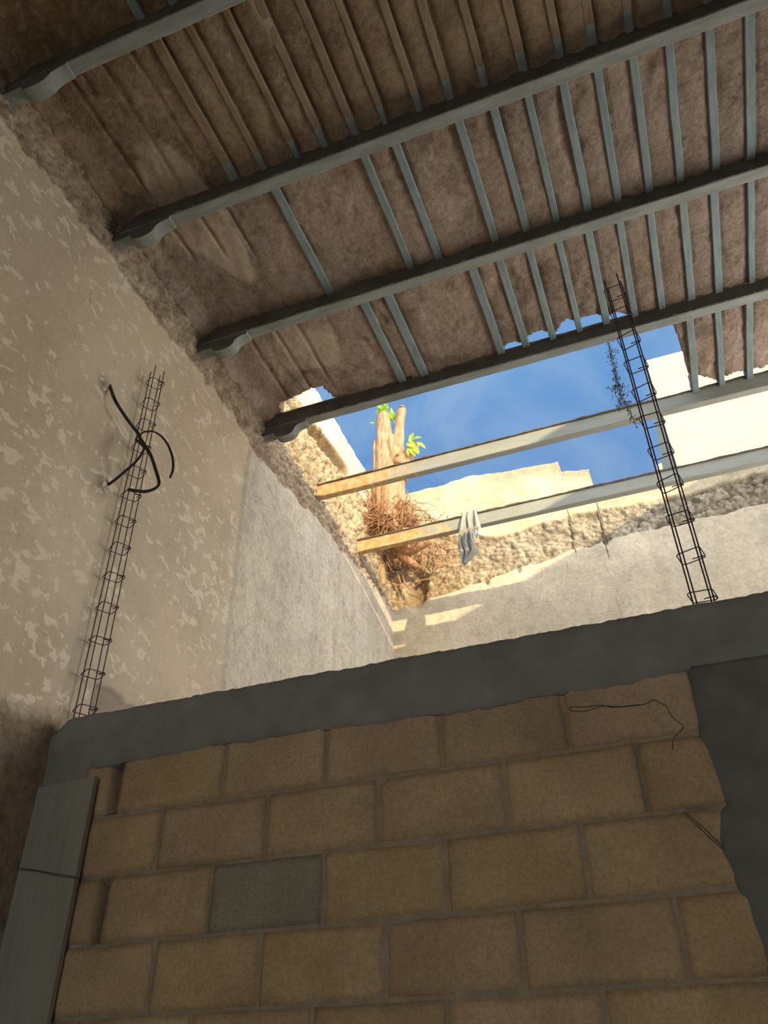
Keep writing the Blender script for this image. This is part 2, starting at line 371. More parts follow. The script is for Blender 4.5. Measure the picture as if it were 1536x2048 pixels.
    grid_object('wall_left', np.stack([x, Yg, Zg], -1), M['wall'], base, mask, None, back,
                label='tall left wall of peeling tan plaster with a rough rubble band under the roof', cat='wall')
left_wall()

# ------------------------------------------------------------------ back wall
def back_wall():
    xs = np.concatenate([np.arange(-2.7, 1.75, 0.0125), np.linspace(1.75, XR + 0.4, 20)[1:]])
    ts = np.concatenate([np.linspace(0, 0.62, 24)[:-1], np.linspace(0.62, 1, 210)])
    Xg, Tg = np.meshgrid(xs, ts, indexing='ij')
    kx = [-2.8, -2.17, -1.72, -1.35, -0.9, -0.485, -0.478, -0.21, -0.198, 3.5]; kz = [5.17, 5.17, 5.18, 5.21, 5.15, 5.125, 4.985, 4.96, 4.68, 4.66]
    top = np.interp(xs, kx, kz) + 0.018*fbm(xs*7, xs*0, 0, 61, 4)
    Zg = -EYE + Tg*(top[:, None] + EYE)
    y = np.full(Xg.shape, YB)
    lo = np.interp(Xg, [-2.6, -2.29, -1.7, -0.75, -0.2, 0.4, 1.2, 3], [3.76, 3.80, 3.88, 4.03, 4.09, 4.11, 4.12, 4.12]) + 0.03*fbm(Xg*6, Xg*0, 0, 63, 4)
    hi = np.interp(Xg, [-2.6, -1.9, -1.2, -0.5, 0.3, 0.6, 1.3, 3], [4.66, 4.62, 4.40, 4.46, 4.43, 4.42, 4.47, 4.47]) + 0.025*fbm(Xg*7, Xg*0, 0, 64, 4)
    rb = sstep(0, 0.03, Zg-lo)*(1 - sstep(-0.015, 0.015, Zg-hi))
    para = sstep(-0.015, 0.015, Zg-hi)
    h, cid = rubble(Xg, Zg, 71); h2, cid2 = rubble(Xg*1.9, Zg*1.9, 77); wr = sstep(-0.9, 0.3, Xg); h = h*(0.45+0.55*wr) + h2*(0.6-0.45*wr); cid = cid*wr + cid2*(1-wr)
    y += -0.012*fbm(Xg*1.5, Zg*1.5, 0, 73, 4) - 0.004*fbm(Xg*9, Zg*9, 0, 74, 4)
    y += rb*(0.035 - 0.045*h - 0.02*sstep(0.2, 0.9, Xg)*h) + para*(0.01 - 0.012*fbm(Xg*5, Zg*5, 0, 76, 4))
    for hx, hz in ((-1.02, 3.99), (-0.205, 4.10), (-1.33, 3.93)):
        y += 0.06*np.exp(-np.minimum(((Xg-hx)/0.022)**2 + ((Zg-hz)/0.032)**2, 30))
    cav = np.exp(-np.minimum((((Xg+2.02)/0.10)**2 + ((Zg-4.02)/0.2)**2)**2, 30)); y += 0.10*cav
    base = lerp3((0.60, 0.525, 0.40), (0.68, 0.60, 0.46), sstep(-0.3, 0.4, fbm(Xg*2, Zg*2, 0, 78, 4)))
    base = over(base, (0.52, 0.44, 0.33), 0.5*sstep(0.1, 0.5, fbm(Xg*5, Zg*1.2, 0, 79, 4))*(1-para)*(1-rb))
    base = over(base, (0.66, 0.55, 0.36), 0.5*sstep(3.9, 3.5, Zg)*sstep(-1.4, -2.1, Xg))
    gry = lerp3((0.40, 0.345, 0.26), (0.62, 0.57, 0.46), np.clip(cid*0.6+0.4*h+0.1, 0, 1))
    orn = lerp3((0.44, 0.32, 0.19), (0.70, 0.58, 0.38), np.clip(cid*0.6+0.4*h+0.1, 0, 1))
    wl = sstep(-0.9, -1.9, Xg)[..., None]
    base = base*(1-rb[..., None]) + (gry*(1-wl) + orn*wl)*rb[..., None]
    base = over(base, (0.70, 0.61, 0.42), para*0.8)
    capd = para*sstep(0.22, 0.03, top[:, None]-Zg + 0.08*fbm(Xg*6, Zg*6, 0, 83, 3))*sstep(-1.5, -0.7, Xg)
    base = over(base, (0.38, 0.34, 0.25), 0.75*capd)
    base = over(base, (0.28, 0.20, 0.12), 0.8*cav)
    mask = np.stack([0*rb, np.clip(rb*0.9 + 0.35 + 0.1*para, 0, 1), 0.3 + 0*rb], -1)
    back = np.zeros(y.shape+(3,)); back[..., 1] = 6.95 - y
    P = np.stack([Xg, y, Zg], -1)
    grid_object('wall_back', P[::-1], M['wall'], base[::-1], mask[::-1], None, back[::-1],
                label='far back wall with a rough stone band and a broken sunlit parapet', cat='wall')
back_wall()

# ------------------------------------------------------------------ other sides of the room (outside the frame)
def shell():
    b = MB(); b.box(-2.95, 3.2, YF-0.3, 6.95, -EYE-0.15, -EYE); tag(b.build('floor', M['floor']), 'bare earth floor of the room', 'floor', None, 'structure')
    b = MB(); b.box(XR, XR+0.4, YF, 0.6, -EYE, 4.3); b.box(XR, XR+0.4, 2.3, 3.1, -EYE, 4.3); b.box(XR, XR+0.4, 5.7, 6.95, -EYE, 4.3); b.box(XR, XR+0.4, 3.1, 5.7, 3.2, 4.3); b.box(XR, XR+0.4, 3.1, 5.7, -EYE, 1.2); b.box(XR, XR+0.4, 0.6, 2.3, 1.2, 4.3); b.box(XR, XR+0.4, 0.6, 2.3, -EYE, -0.45)  # gaps in this unseen wall are added for the fill lamps
    PT = lambda y: 5.15+0.052*(y-2.76)
    b.add([(x, y, z) for y in (YF, 6.95) for (x, z) in ((XR, 4.3), (XR+0.4, 4.3), (XR+0.4, PT(y)), (XR, PT(y)))], [(0, 1, 2, 3), (7, 6, 5, 4), (0, 4, 5, 1), (1, 5, 6, 2), (2, 6, 7, 3), (3, 7, 4, 0)])
    tag(b.build('wall_right', M['plain']), 'plain plastered right wall with a tall parapet and two openings added for fill light', 'wall', None, 'structure')
    b = MB(); b.box(4.6, 4.9, -5, 7.5, -EYE, 4.2); tag(b.build('wall_sun_block', M['plain']), 'unseen wall added to block sun at the side openings', 'wall', None, 'structure')  # put in out of view to keep sun out of the openings
    b = MB(); d0, d1, dz = -1.5, 1.5, 1.0  # rear opening added to hold a fill lamp
    b.box(XL-0.3, d0, YF-0.3, YF, -EYE, 4.5); b.box(d1, XR+0.4, YF-0.3, YF, -EYE, 4.5); b.box(d0, d1, YF-0.3, YF, dz, 4.5)
    tag(b.build('wall_rear', M['low_bounce']), 'unseen rear wall with an opening added for fill light', 'wall', None, 'structure')
shell()

# ------------------------------------------------------------------ joist positions
BAY2 = [(-1.415, -1.364), (-0.885, -0.842), (-0.71, -0.664), (-0.365, -0.32), (-0.18, -0.136), (-0.003, 0.036), (0.172, 0.216), (0.342, 0.384), (0.513, 0.554), (0.678, 0.72), (0.863, 0.906), (1.039, 1.086)]
BAY3 = [(-1.252, -1.199), (-1.094, -1.036), (-0.548, -0.497), (-0.379, -0.332), (-0.195, -0.153), (-0.018, 0.02), (0.152, 0.198), (0.332, 0.373), (0.502, 0.543), (0.68, 0.724), (0.845, 0.89), (1.042, 1.078)]
BAY4 = [(0.656, 0.702), (0.835, 0.874), (1.02, 1.064), (1.195, 1.24)]
BAY1 = [(-1.596, -1.542), (-1.408, -1.373), (-1.213, -1.179), (-1.057, -1.016), (-0.884, -0.841), (-0.714, -0.682), (-0.529, -0.49), (-0.367, -0.325), (-0.189, -0.15), (0.0, 0.046), (0.183, 0.223), (0.336, 0.382), (0.513, 0.553), (0.69, 0.728)]
BAY0 = [(-1.60, -1.555), (-1.42, -1.38), (-1.24, -1.195)]
for _l, _x in ((BAY1, 0.865), (BAY2, 1.215), (BAY3, 1.215), (BAY4, 1.37)):
    while _x < 2.62: _l.append((_x, _x+0.042)); _x += 0.175
BAYS = {0: BAY0, 1: BAY1, 2: BAY2, 3: BAY3, 4: BAY4}

# ------------------------------------------------------------------ roof
def roof():
    xs = np.concatenate([np.arange(XL-0.25, 1.45, 0.0125), np.linspace(1.45, XR+0.05, 16)[1:]])
    ys = np.concatenate([np.linspace(YF, 0.6, 14)[:-1], np.arange(0.6, 4.85, 0.0125)])
    Xg, Yg = np.meshgrid(xs, ys, indexing='ij')
    jag = 0.012*fbm(Xg*18, Xg*0, 0, 91, 4)
    # broken edge beside the third gap: first the long edge over the fourth beam, then the holes left of and between the joists
    kx = [-2.7, -2.16, -2.131, -2.06, -1.998, -1.93, -1.872, -1.83, -1.782, -1.757, -1.745, -1.735, -0.50, -0.492, -0.479, -0.432, -0.392, -0.378, -0.331, -0.275, -0.227, -0.202, -0.194, -0.153, -0.091, -0.056, -0.022, -0.017, 0.02, 0.07, 0.115, 0.148, 0.153, 0.196, 0.24, 0.281, 0.33, 0.35, 3]
    ky = [3.87, 3.83, 3.717, 3.70, 3.688, 3.675, 3.668, 3.668, 3.682, 3.756, 3.804, 3.87, 3.87, 3.79, 3.757, 3.747, 3.763, 3.77, 3.759, 3.717, 3.726, 3.75, 3.77, 3.79, 3.703, 3.686, 3.71, 3.73, 3.724, 3.70, 3.718, 3.745, 3.76, 3.785, 3.74, 3.775, 3.81, 3.87, 3.87]
    y3 = np.interp(Xg, kx, ky) + jag
    small = (fbm(Xg*9, Xg*0, 0, 93, 3) > 0.42) & (Xg > -1.3) & (Xg < -0.5); y3 = np.where(small, np.minimum(y3, 3.795), y3)
    k4x = [0.5, 0.66, 0.694, 0.765, 0.813, 0.83, 0.876, 0.947, 1.0, 1.02, 1.062, 1.163, 1.5, 3]
    k4y = [4.72, 4.72, 4.525, 4.569, 4.624, 4.64, 4.618, 4.589, 4.60, 4.64, 4.599, 4.608, 4.60, 4.60]
    y4 = np.interp(Xg, k4x, k4y) + jag
    xe = np.interp(Yg, [3.8, 3.99, 4.24, 4.45, 4.63, 4.7], [0.57, 0.575, 0.62, 0.645, 0.655, 0.66]) + 0.014*fbm(Yg*14, Yg*0, 0, 95, 4)
    inside = (Yg < y3) | ((Xg > xe) & (Yg < y4) & (Yg > 3.83))
    keep = inside[:-1, :-1] & inside[1:, 1:] & inside[1:, :-1] & inside[:-1, 1:]
    z = np.full(Xg.shape, ZC)
    z += 0.012*fbm(Xg*1.3, Yg*1.0, 0, 97, 4) - 0.006*fbm(Xg*16, Yg*10, 0, 98, 4)
    pit = sstep(0.25, 0.6, fbm(Xg*6, Yg*4, 0, 99, 4)); z += 0.012*pit
    base = lerp3((0.37, 0.29, 0.23), (0.30, 0.24, 0.195), sstep(-0.3, 0.4, fbm(Xg*1.5, Yg*1.1, 0, 101, 4)))
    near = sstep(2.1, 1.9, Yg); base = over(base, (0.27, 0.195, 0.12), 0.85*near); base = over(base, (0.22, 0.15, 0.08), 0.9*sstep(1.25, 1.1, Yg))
    stain = sstep(0.12, 0.5, fbm(Xg*5, Yg*3, 0, 103, 5)); base = over(base, (0.23, 0.165, 0.12), 0.55*stain)
    pale = sstep(0.30, 0.34, fbm(Xg*2.2, Yg*0.9, 7, 105, 2)) * (Xg < -1.0); z -= 0.004*pale; base = over(base, (0.42, 0.34, 0.26), 0.8*pale)
    spots = sstep(0.42, 0.55, fbm(Xg*8, Yg*8, 3, 107, 3)); base = over(base, (0.19, 0.145, 0.11), 0.6*spots)
    dirt = sstep(0.1, 0.7, fbm(Xg*30, Yg*22, 0, 109, 4)); base = over(base, (0.22, 0.16, 0.115), 0.5*dirt)
    for bay, lst in BAYS.items():
        ya = BEAM_Y[bay-1]+BW if bay else 0.2; yb = BEAM_Y[bay]
        inb = sstep(ya-0.03, ya, Yg)*(1-sstep(yb, yb+0.03, Yg))
        for x0, x1 in lst:
            cx = (x0+x1)/2
            vault = np.clip(1-np.abs(Xg-(cx+0.088))/0.075, 0, 1)
            z -= 0.010*inb*vault**0.5*(bay > 1)
            if bay < 2:
                wob = 0.006*fbm(Yg*6, Yg*0+cx*9, 0, 111, 3)
                gr = np.exp(-((Xg-(x1+0.009)-wob)/0.007)**2)*inb; z += 0.022*gr; base = over(base, (0.15, 0.105, 0.065), 0.6*gr)
                z -= 0.012*inb*np.exp(-((Xg-cx-0.085)/0.05)**2)
            else:
                gr = np.exp(-((Xg-(x1+0.005))/0.006)**2)*inb*(fbm(Yg*3, Yg*0+cx*5, 0, 113, 2) > -0.1); z += 0.012*gr
    for gx in (-2.05, -1.86, -1.7):      # joints showing through the plaster beside the wall
        wob = 0.02*fbm(Yg*2.5, Yg*0+gx, 0, 115, 3)
        gr = np.exp(-((Xg-gx-wob)/0.008)**2)*sstep(-0.35, 0.05, fbm(Yg*1.5, Yg*0+gx, 2, 116, 2)); z += 0.014*gr; base = over(base, (0.2, 0.15, 0.11), 0.5*gr)
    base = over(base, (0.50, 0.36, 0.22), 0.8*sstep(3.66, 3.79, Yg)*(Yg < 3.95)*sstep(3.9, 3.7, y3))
    wl = sstep(-2.17, -2.30, Xg); z -= 0.05*wl*(1+0.6*fbm(Xg*10, Yg*10, 0, 117, 3))
    mask = np.stack([0.35*(Xg < -0.9)*(Yg < 3), np.clip(0.55 + 0.3*sstep(-0.2, 0.5, fbm(Xg*2, Yg*2, 0, 119, 3)) - 0.6*pale, 0, 1), 0.8 + 0*Xg], -1)
    et = np.interp(Xg, [-1.8, -1.5], [4.34, 4.19])          # the broken edge thins out towards the hole
    back = np.zeros(z.shape+(3,)); back[..., 2] = np.minimum(ZT, et + 0.26*np.clip(3.87-Yg, 0, 9) + 0.004*fbm(Xg*9, Yg*9, 0, 127, 3)) - z
    back[..., 1] = 0.03*fbm(Xg*6, Yg*0, 0, 121, 3)
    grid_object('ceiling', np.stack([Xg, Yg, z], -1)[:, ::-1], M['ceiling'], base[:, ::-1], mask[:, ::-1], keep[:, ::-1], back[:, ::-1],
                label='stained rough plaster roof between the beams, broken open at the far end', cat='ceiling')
roof()

# ------------------------------------------------------------------ beams
BL = ['topmost dark roof beam, crossing only the top left corner, on a carved corbel',
      'grey-green roof beam, second from the top, crossing to the upper right, on a carved corbel',
      'grey-green roof beam, third from the top, on a carved corbel at the left wall',
      'grey roof beam, fourth from the top, on the lowest corbel, along the edge of the hole',
      'worn roof beam, fifth from the top, crossing the blue sky in front of the tree stump',
      'lowest roof beam, rusty at the left, with the grey cloth hung over it']
def beams():
    for i, y in enumerate(BEAM_Y):
        g = 'beams across the room'
        t = thing('roof_beam', BL[i], 'beam', (XL, y + BW/2, ZB), g)
        x0 = XL - 0.03 if i < 4 else XL + 0.035
        mt = M['beam'] if i < 4 else M['beam_rust']
        n = 90; xs = np.linspace(x0, XR+0.02, n)
        b = MB(); top = ZC + (0.012 if i < 4 else 0.0); w = BW if i < 4 else 0.06
        vs = []
        for k, x in enumerate(xs):
            d = 0.0022*float(fbm(x*6, i*3.1, 0, 131, 3)); e = 0.002*float(fbm(x*5, i*7.7, 0, 132, 3))
            c = 0.004
            for (yy, zz) in ((y+c, ZB+e), (y+w-c, ZB+e), (y+w+d, ZB+c+e), (y+w+d, top), (y+d, top), (y+d, ZB+c+e)): vs.append((x, yy, zz))
        m = 6
        fs = [(k*m+j, k*m+(j+1) % m, (k+1)*m+(j+1) % m, (k+1)*m+j) for k in range(n-1) for j in range(m)] + [tuple(range(m)), tuple((n-1)*m+j for j in range(m))[::-1]]
        b.add(vs, fs)
        if i < 4: b.m = [1 if (q < (n-1)*m and q % m in (2, 4)) else 0 for q in range(len(fs))]
        b.build('timber', [mt, M['beam_side']], t)
        if i < 4:     # carved corbel under the wall end
            prof = [(XL-0.03, ZB), (-1.965, ZB), (-1.965, ZB-0.022)]
            for q in range(1, 9):
                a = q/8*math.pi/2; prof.append((-1.965-0.085*math.sin(a), ZB-0.022-0.042*(1-math.cos(a))))
            prof += [(-2.055, ZB-0.072)]
            for q in range(1, 10):
                a = q/9*math.pi; prof.append((-2.055-0.075*(1-math.cos(a)), ZB-0.072-0.036*math.sin(a)))
            prof += [(-2.215, ZB-0.055), (-2.26, ZB-0.06), (XL-0.03, ZB-0.06)]
            b = MB(); b.prism(prof, y-0.002, y+w+0.002); b.m[0] = b.m[1] = 1; b.build('corbel', [M['beam'], M['corbel_side']], t, bevel=0.003)
            b = MB()      # crumbly mortar where the beam meets the roof
            xx = np.arange(XL, XR, 0.03)
            pts = [(x, y-0.001-0.004*abs(float(vn(x*9, i, 0, 5))), ZC-0.004+0.005*float(vn(x*13, i, 0, 7))) for x in xx]
            b.tube(pts, [0.007+0.004*float(vn(x*21, i, 0, 9)) for x in xx], 6); b.build('mortar_edge', M['lip'], t)
        else:
            b = MB(); xx = np.linspace(x0, XR, 200); vs = []; m = 4
            for x in xx:
                o = 0.012 + 0.003*float(vn(x*25, i, 0, 11)); hh = 0.014 + 0.006*float(vn(x*17, i, 0, 12))
                vs += [(x, y-o, top), (x, y+w+o, top), (x, y+w+o*0.6, top+hh), (x, y-o*0.7, top+hh)]
            fs = [(k*m+j, k*m+(j+1) % m, (k+1)*m+(j+1) % m, (k+1)*m+j) for k in range(len(xx)-1) for j in range(m)] + [(0, 1, 2, 3), tuple((len(xx)-1)*m+j for j in range(m))[::-1]]
            b.add(vs, fs); b.build('top_flange', M['lip'], t)
beams()

# ------------------------------------------------------------------ joists
ORD = ['first', 'second', 'third', 'fourth', 'fifth', 'sixth', 'seventh', 'eighth', 'ninth', 'tenth', 'eleventh', 'twelfth', 'thirteenth', 'fourteenth', 'fifteenth', 'sixteenth', 'seventeenth', 'eighteenth', 'nineteenth', 'twentieth', 'twenty-first', 'twenty-second', 'twenty-third', 'twenty-fourth', 'twenty-fifth', 'twenty-sixth']
BNAME = ['topmost beam', 'second beam', 'third beam', 'fourth beam', 'fifth beam']
def joists():
    for bay, lst in BAYS.items():
        ya = BEAM_Y[bay-1]+BW-0.03 if bay else 0.35; yb = BEAM_Y[bay] + 0.03
        for k, (x0, x1) in enumerate(lst):
            cx = (x0+x1)/2; w = (x1-x0)
            n = 14; ys = np.linspace(ya, yb, n); b = MB(); vs = []; drop = 0.021 if bay > 1 else 0.012
            for yy in ys:
                dx = 0.0025*float(fbm(yy*4, cx*7, 0, 141, 2)); dz = 0.002*float(fbm(yy*5, cx*9, 0, 142, 2)) + (0.006*float(fbm(yy*9, cx*9, 0, 143, 3)) if bay < 2 else 0)
                zb = ZC - drop + dz
                vs += [(x0+dx+0.004, yy, zb), (x1+dx-0.004, yy, zb), (x1+dx, yy, zb+0.005), (x1+dx, yy, ZC+0.075), (x0+dx, yy, ZC+0.075), (x0+dx, yy, zb+0.005)]
            m = 6
            fs = [(q*m+j, q*m+(j+1) % m, (q+1)*m+(j+1) % m, (q+1)*m+j) for q in range(n-1) for j in range(m)] + [tuple(range(m)), tuple((n-1)*m+j for j in range(m))[::-1]]
            b.add(vs, fs)
            if bay < 2:    # plastered over except for the painted end at the beam
                b.m = [1 if (q // m) >= n-3 and q < (n-1)*m else 0 for q in range(len(b.f))]
            o = b.build('roof_joist', [M['joist_plaster'], M['joist']] if bay < 2 else M['joist'], loc=(cx, (ya+yb)/2, ZC))
            if bay == 0: lab = 'dark plastered joist above the topmost beam, %s from the left wall' % ORD[k]
            elif bay == 1: lab = 'brown plastered joist between the topmost and second beams, %s from the left wall' % ORD[k]
            elif bay == 4: lab = 'grey-green joist %s right of the open hole, between fourth and fifth beams' % (['just', 'second', 'third', 'fourth', 'fifth', 'sixth', 'seventh', 'eighth', 'ninth', 'tenth', 'eleventh', 'twelfth', 'thirteenth'][k])
            else: lab = 'grey-green joist between the %s and %s, %s from the left wall' % (BNAME[bay-1], BNAME[bay], ORD[k])
            tag(o, lab, 'joist', 'joists of the roof')
joists()

# ------------------------------------------------------------------ block wall with its concrete
def block_wall():
    pos, fac, col, mids = [], [], [], []
    def tile(x0, x1, z0, z1, y0, tint, s):
        nx, nz = max(4, int((x1-x0)/0.02)), max(4, int((z1-z0)/0.02))
        u = np.linspace(0, 1, nx); v = np.linspace(0, 1, nz); U, V = np.meshgrid(u, v, indexing='ij')
        X = x0+(x1-x0)*U; Z = z0+(z1-z0)*V
        ex = 0.003*fbm(Z*14, Z*0+x0*9, 0, s, 3)*(1-2*sstep(0.1, 0.9, U)); ez = 0.003*fbm(X*14, X*0+z0*9, 0, s+1, 3)*(1-2*sstep(0.1, 0.9, V))
        d = np.minimum(np.minimum(X-x0, x1-X), np.minimum(Z-z0, z1-Z))
        Y = y0 + 0.008*(1-sstep(0, 0.012, d)) - 0.002*fbm(X*10, Z*10, 0, s+2, 4) + 0.002*vn(X*3, Z*3, 0, s+3)
        X = X+ex; Z = Z+ez
        o = sum(len(p) for p in pos); P = np.stack([X, Y, Z], -1)
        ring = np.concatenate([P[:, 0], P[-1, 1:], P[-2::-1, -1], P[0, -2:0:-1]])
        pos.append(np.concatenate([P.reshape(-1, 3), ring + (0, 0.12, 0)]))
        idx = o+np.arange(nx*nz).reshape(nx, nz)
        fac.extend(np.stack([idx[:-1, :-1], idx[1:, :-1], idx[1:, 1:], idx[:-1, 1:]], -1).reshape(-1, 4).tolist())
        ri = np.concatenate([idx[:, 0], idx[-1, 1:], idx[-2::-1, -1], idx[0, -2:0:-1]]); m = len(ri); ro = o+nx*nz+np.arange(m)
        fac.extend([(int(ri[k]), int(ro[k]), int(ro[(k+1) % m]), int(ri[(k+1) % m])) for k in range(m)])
        c = np.empty((nx*nz+m, 4)); c[:, :3] = tint; c[nx*nz:, :3] = (0.11, 0.095, 0.07); c[:, 3] = 1; col.append(c)  # block sides coloured dark so the open joints look shaded
    rows = [(0.866, 1.075, [-2.29, -1.965, -1.512, -1.123, -0.713, -0.309, 0.09]), (0.658, 0.858, [-2.15, -1.745, -1.331, -0.933, -0.517, -0.116, 0.12]),
            (0.447, 0.650, [-2.29, -1.935, -1.518, -1.117, -0.719, -0.314, 0.10]), (0.243, 0.439, [-2.10, -1.699, -1.323, -0.918, -0.518, -0.099, 0.13]),
            (0.035, 0.235, [-2.29, -1.95, -1.54, -1.141, -0.743, -0.321, 0.10])]
    for k in range(1, 8): rows.append((0.035-0.208*k, 0.235-0.208*k, [x + (0.2 if k % 2 else 0) for x in (-2.29, -1.95, -1.54, -1.141, -0.743, -0.321, 0.10)]))
    r = random.Random(5)
    for ri, (z0, z1, xs) in enumerate(rows):
        for k in range(len(xs)-1):
            t = np.array((0.46, 0.345, 0.215)) * r.uniform(0.92, 1.08) * np.array((1, r.uniform(0.985, 1.015), r.uniform(0.94, 1.05)))
            if ri == 2 and k == 2: t = np.array((0.285, 0.26, 0.205))
            if ri == 0 and k >= 3: t = t*0.97 + np.array((0, 0.005, 0.012))
            g0 = 0.007 + (0.018 if (ri, k) == (0, 1) else 0) + (0.013 if (ri, k) == (2, 1) else 0); g1 = 0.007 + (0.022 if (ri, k) == (0, 0) else 0) + (0.017 if (ri, k) == (2, 0) else 0)
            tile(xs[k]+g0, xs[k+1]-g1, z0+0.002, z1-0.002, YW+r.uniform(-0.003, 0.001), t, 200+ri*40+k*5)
    # mortar backing, with two open joints
    xs = np.arange(-2.29, 0.16, 0.012); zs = np.arange(-EYE, 1.08, 0.012); X, Z = np.meshgrid(xs, zs, indexing='ij')
    Y = YW+0.009-0.004*fbm(X*16, Z*16, 0, 301, 4)
    for hx, za, zb in ((-1.962, 0.885, 1.05), (-1.937, 0.465, 0.635)):
        Y += 0.128*np.exp(-np.minimum(((X-hx)/0.032)**4, 30))*sstep(za-0.02, za+0.01, Z)*sstep(zb+0.02, zb-0.01, Z)
    for hx, za, zb, dp in ((-1.748, 0.70, 0.83, .02), (-1.331, 0.66, 0.85, .02), (-0.116, 0.67, 0.85, .03), (-0.309, 0.88, 0.99, .02), (-1.52, 0.46, .63, .015), (-1.12, 0.88, 1.03, .012)):
        Y += dp*np.exp(-((X-hx)/0.009)**4)*sstep(za-0.02, za+0.01, Z)*sstep(zb+0.02, zb-0.01, Z)*(0.6+0.4*vn(Z*30, X*0, 0, 5))
    Y += 0.022*np.exp(-((Z-0.654)/0.006)**4)*sstep(-1.74, -1.70, X)*sstep(-1.40, -1.46, X) + 0.03*np.exp(-((Z-0.655)/0.007)**4)*sstep(-0.03, -0.01, X)*sstep(0.06, 0.03, X)
    nb = sum(len(p) for p in pos); nx, nz = X.shape
    pos.append(np.stack([X, Y, Z], -1).reshape(-1, 3)); idx = nb+np.arange(nx*nz).reshape(nx, nz)
    nblock = len(fac)
    q = np.stack([idx[:-1, :-1], idx[1:, :-1], idx[1:, 1:], idx[:-1, 1:]], -1).reshape(-1, 4).tolist(); fac.extend(q)
    c = np.empty((nx*nz, 4)); c[:] = (0.2, 0.18, 0.14, 1); col.append(c)
    V = np.concatenate(pos); Cc = np.concatenate(col)
    mb = MB(); mb.box(-2.30, 0.16, YW+0.135, YW+0.15, -EYE, 1.06); o = len(V)
    V = np.concatenate([V, np.array(mb.v)]); Cc = np.concatenate([Cc, np.tile((0.4, 0.3, 0.19, 1), (len(mb.v), 1))]); nfr = len(fac); fac.extend([tuple(i+o for i in f) for f in mb.f])
    me = bpy.data.meshes.new('wall_front'); V[:, 2] += EYE
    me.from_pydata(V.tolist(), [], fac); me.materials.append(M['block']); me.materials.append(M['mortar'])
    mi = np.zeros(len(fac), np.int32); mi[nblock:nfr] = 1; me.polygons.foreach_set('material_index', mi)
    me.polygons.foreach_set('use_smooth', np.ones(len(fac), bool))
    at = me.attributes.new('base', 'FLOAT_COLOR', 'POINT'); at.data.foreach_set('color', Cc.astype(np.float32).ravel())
    ob = bpy.data.objects.new('wall_front', me); COL.objects.link(ob)
    tag(ob, 'unplastered partition wall of tan limestone blocks with mortar joints', 'wall', None, 'structure')
    # poured concrete beam on top
    xs = np.arange(-2.305, XR+0.05, 0.012); ts = np.linspace(0, 1, 22)
    Xg, T = np.meshgrid(xs, ts, indexing='ij')
    bot = 1.045 + 0.010*fbm(xs*10, xs*0, 0, 311, 4) + 0.006*fbm(xs*40, xs*0, 0, 312, 3) + 0.01*np.sin(xs*3.2)
    bot = np.where(xs < -2.095, 0.985 + 0.01*fbm(xs*12, xs*0, 0, 315, 3), bot)
    top = 1.262 + 0.004*fbm(xs*14, xs*0, 0, 313, 4) + 0.004*fbm(xs*60, xs*0, 0, 314, 3) - 0.06*sstep(-2.22, -2.305, xs)
    Z = bot[:, None]+(top-bot)[:, None]*T
    Y = YW-0.016 - 0.004*fbm(Xg*5, Z*5, 0, 316, 4) + 0.014*(1-sstep(0, 0.12, T)) + 0.008*sstep(0.93, 1, T)
    bk = np.zeros(Y.shape+(3,)); bk[..., 1] = YW+0.15-Y
    grid_object('bond_beam', np.stack([Xg, Y, Z], -1), M['concrete'], None, None, None, bk, label='dark poured concrete beam along the top of the block wall', cat='concrete beam')
    # poured column at the right
    zs = np.arange(-EYE, 1.06, 0.015); ts = np.linspace(0, 1, 40); Zg, T = np.meshgrid(zs, ts, indexing='ij')
    xl = np.interp(zs, [-1.6, 0.0, 0.30, 0.44, 0.54, 0.63, 0.66, 0.68, 0.84, 0.86, 1.1], [0.085, 0.085, 0.08, 0.062, 0.046, 0.06, 0.10, 0.075, 0.056, 0.066, 0.085]) + 0.010*fbm(zs*9, zs*0, 0, 321, 4)
    X = xl[:, None] + (0.42-xl)[:, None]*T
    Y = YW-0.008-0.007*fbm(X*6, Zg*6, 0, 322, 4) + 0.012*(1-sstep(0, 0.06, T))
    bk = np.zeros(Y.shape+(3,)); bk[..., 1] = YW+0.15-Y
    grid_object('concrete_column', np.stack([X, Y, Zg], -1)[:, ::1][::-1], M['dark_concrete'], None, None, None, bk[::-1], label='dark poured concrete column at the right end of the blocks', cat='concrete column')
    b = MB(); b.box(0.42, XR, YW, YW+0.15, -EYE, 1.06); tag(b.build('wall_front', M['plain']), 'continuation of the block wall beyond the column', 'wall', None, 'structure')
block_wall()

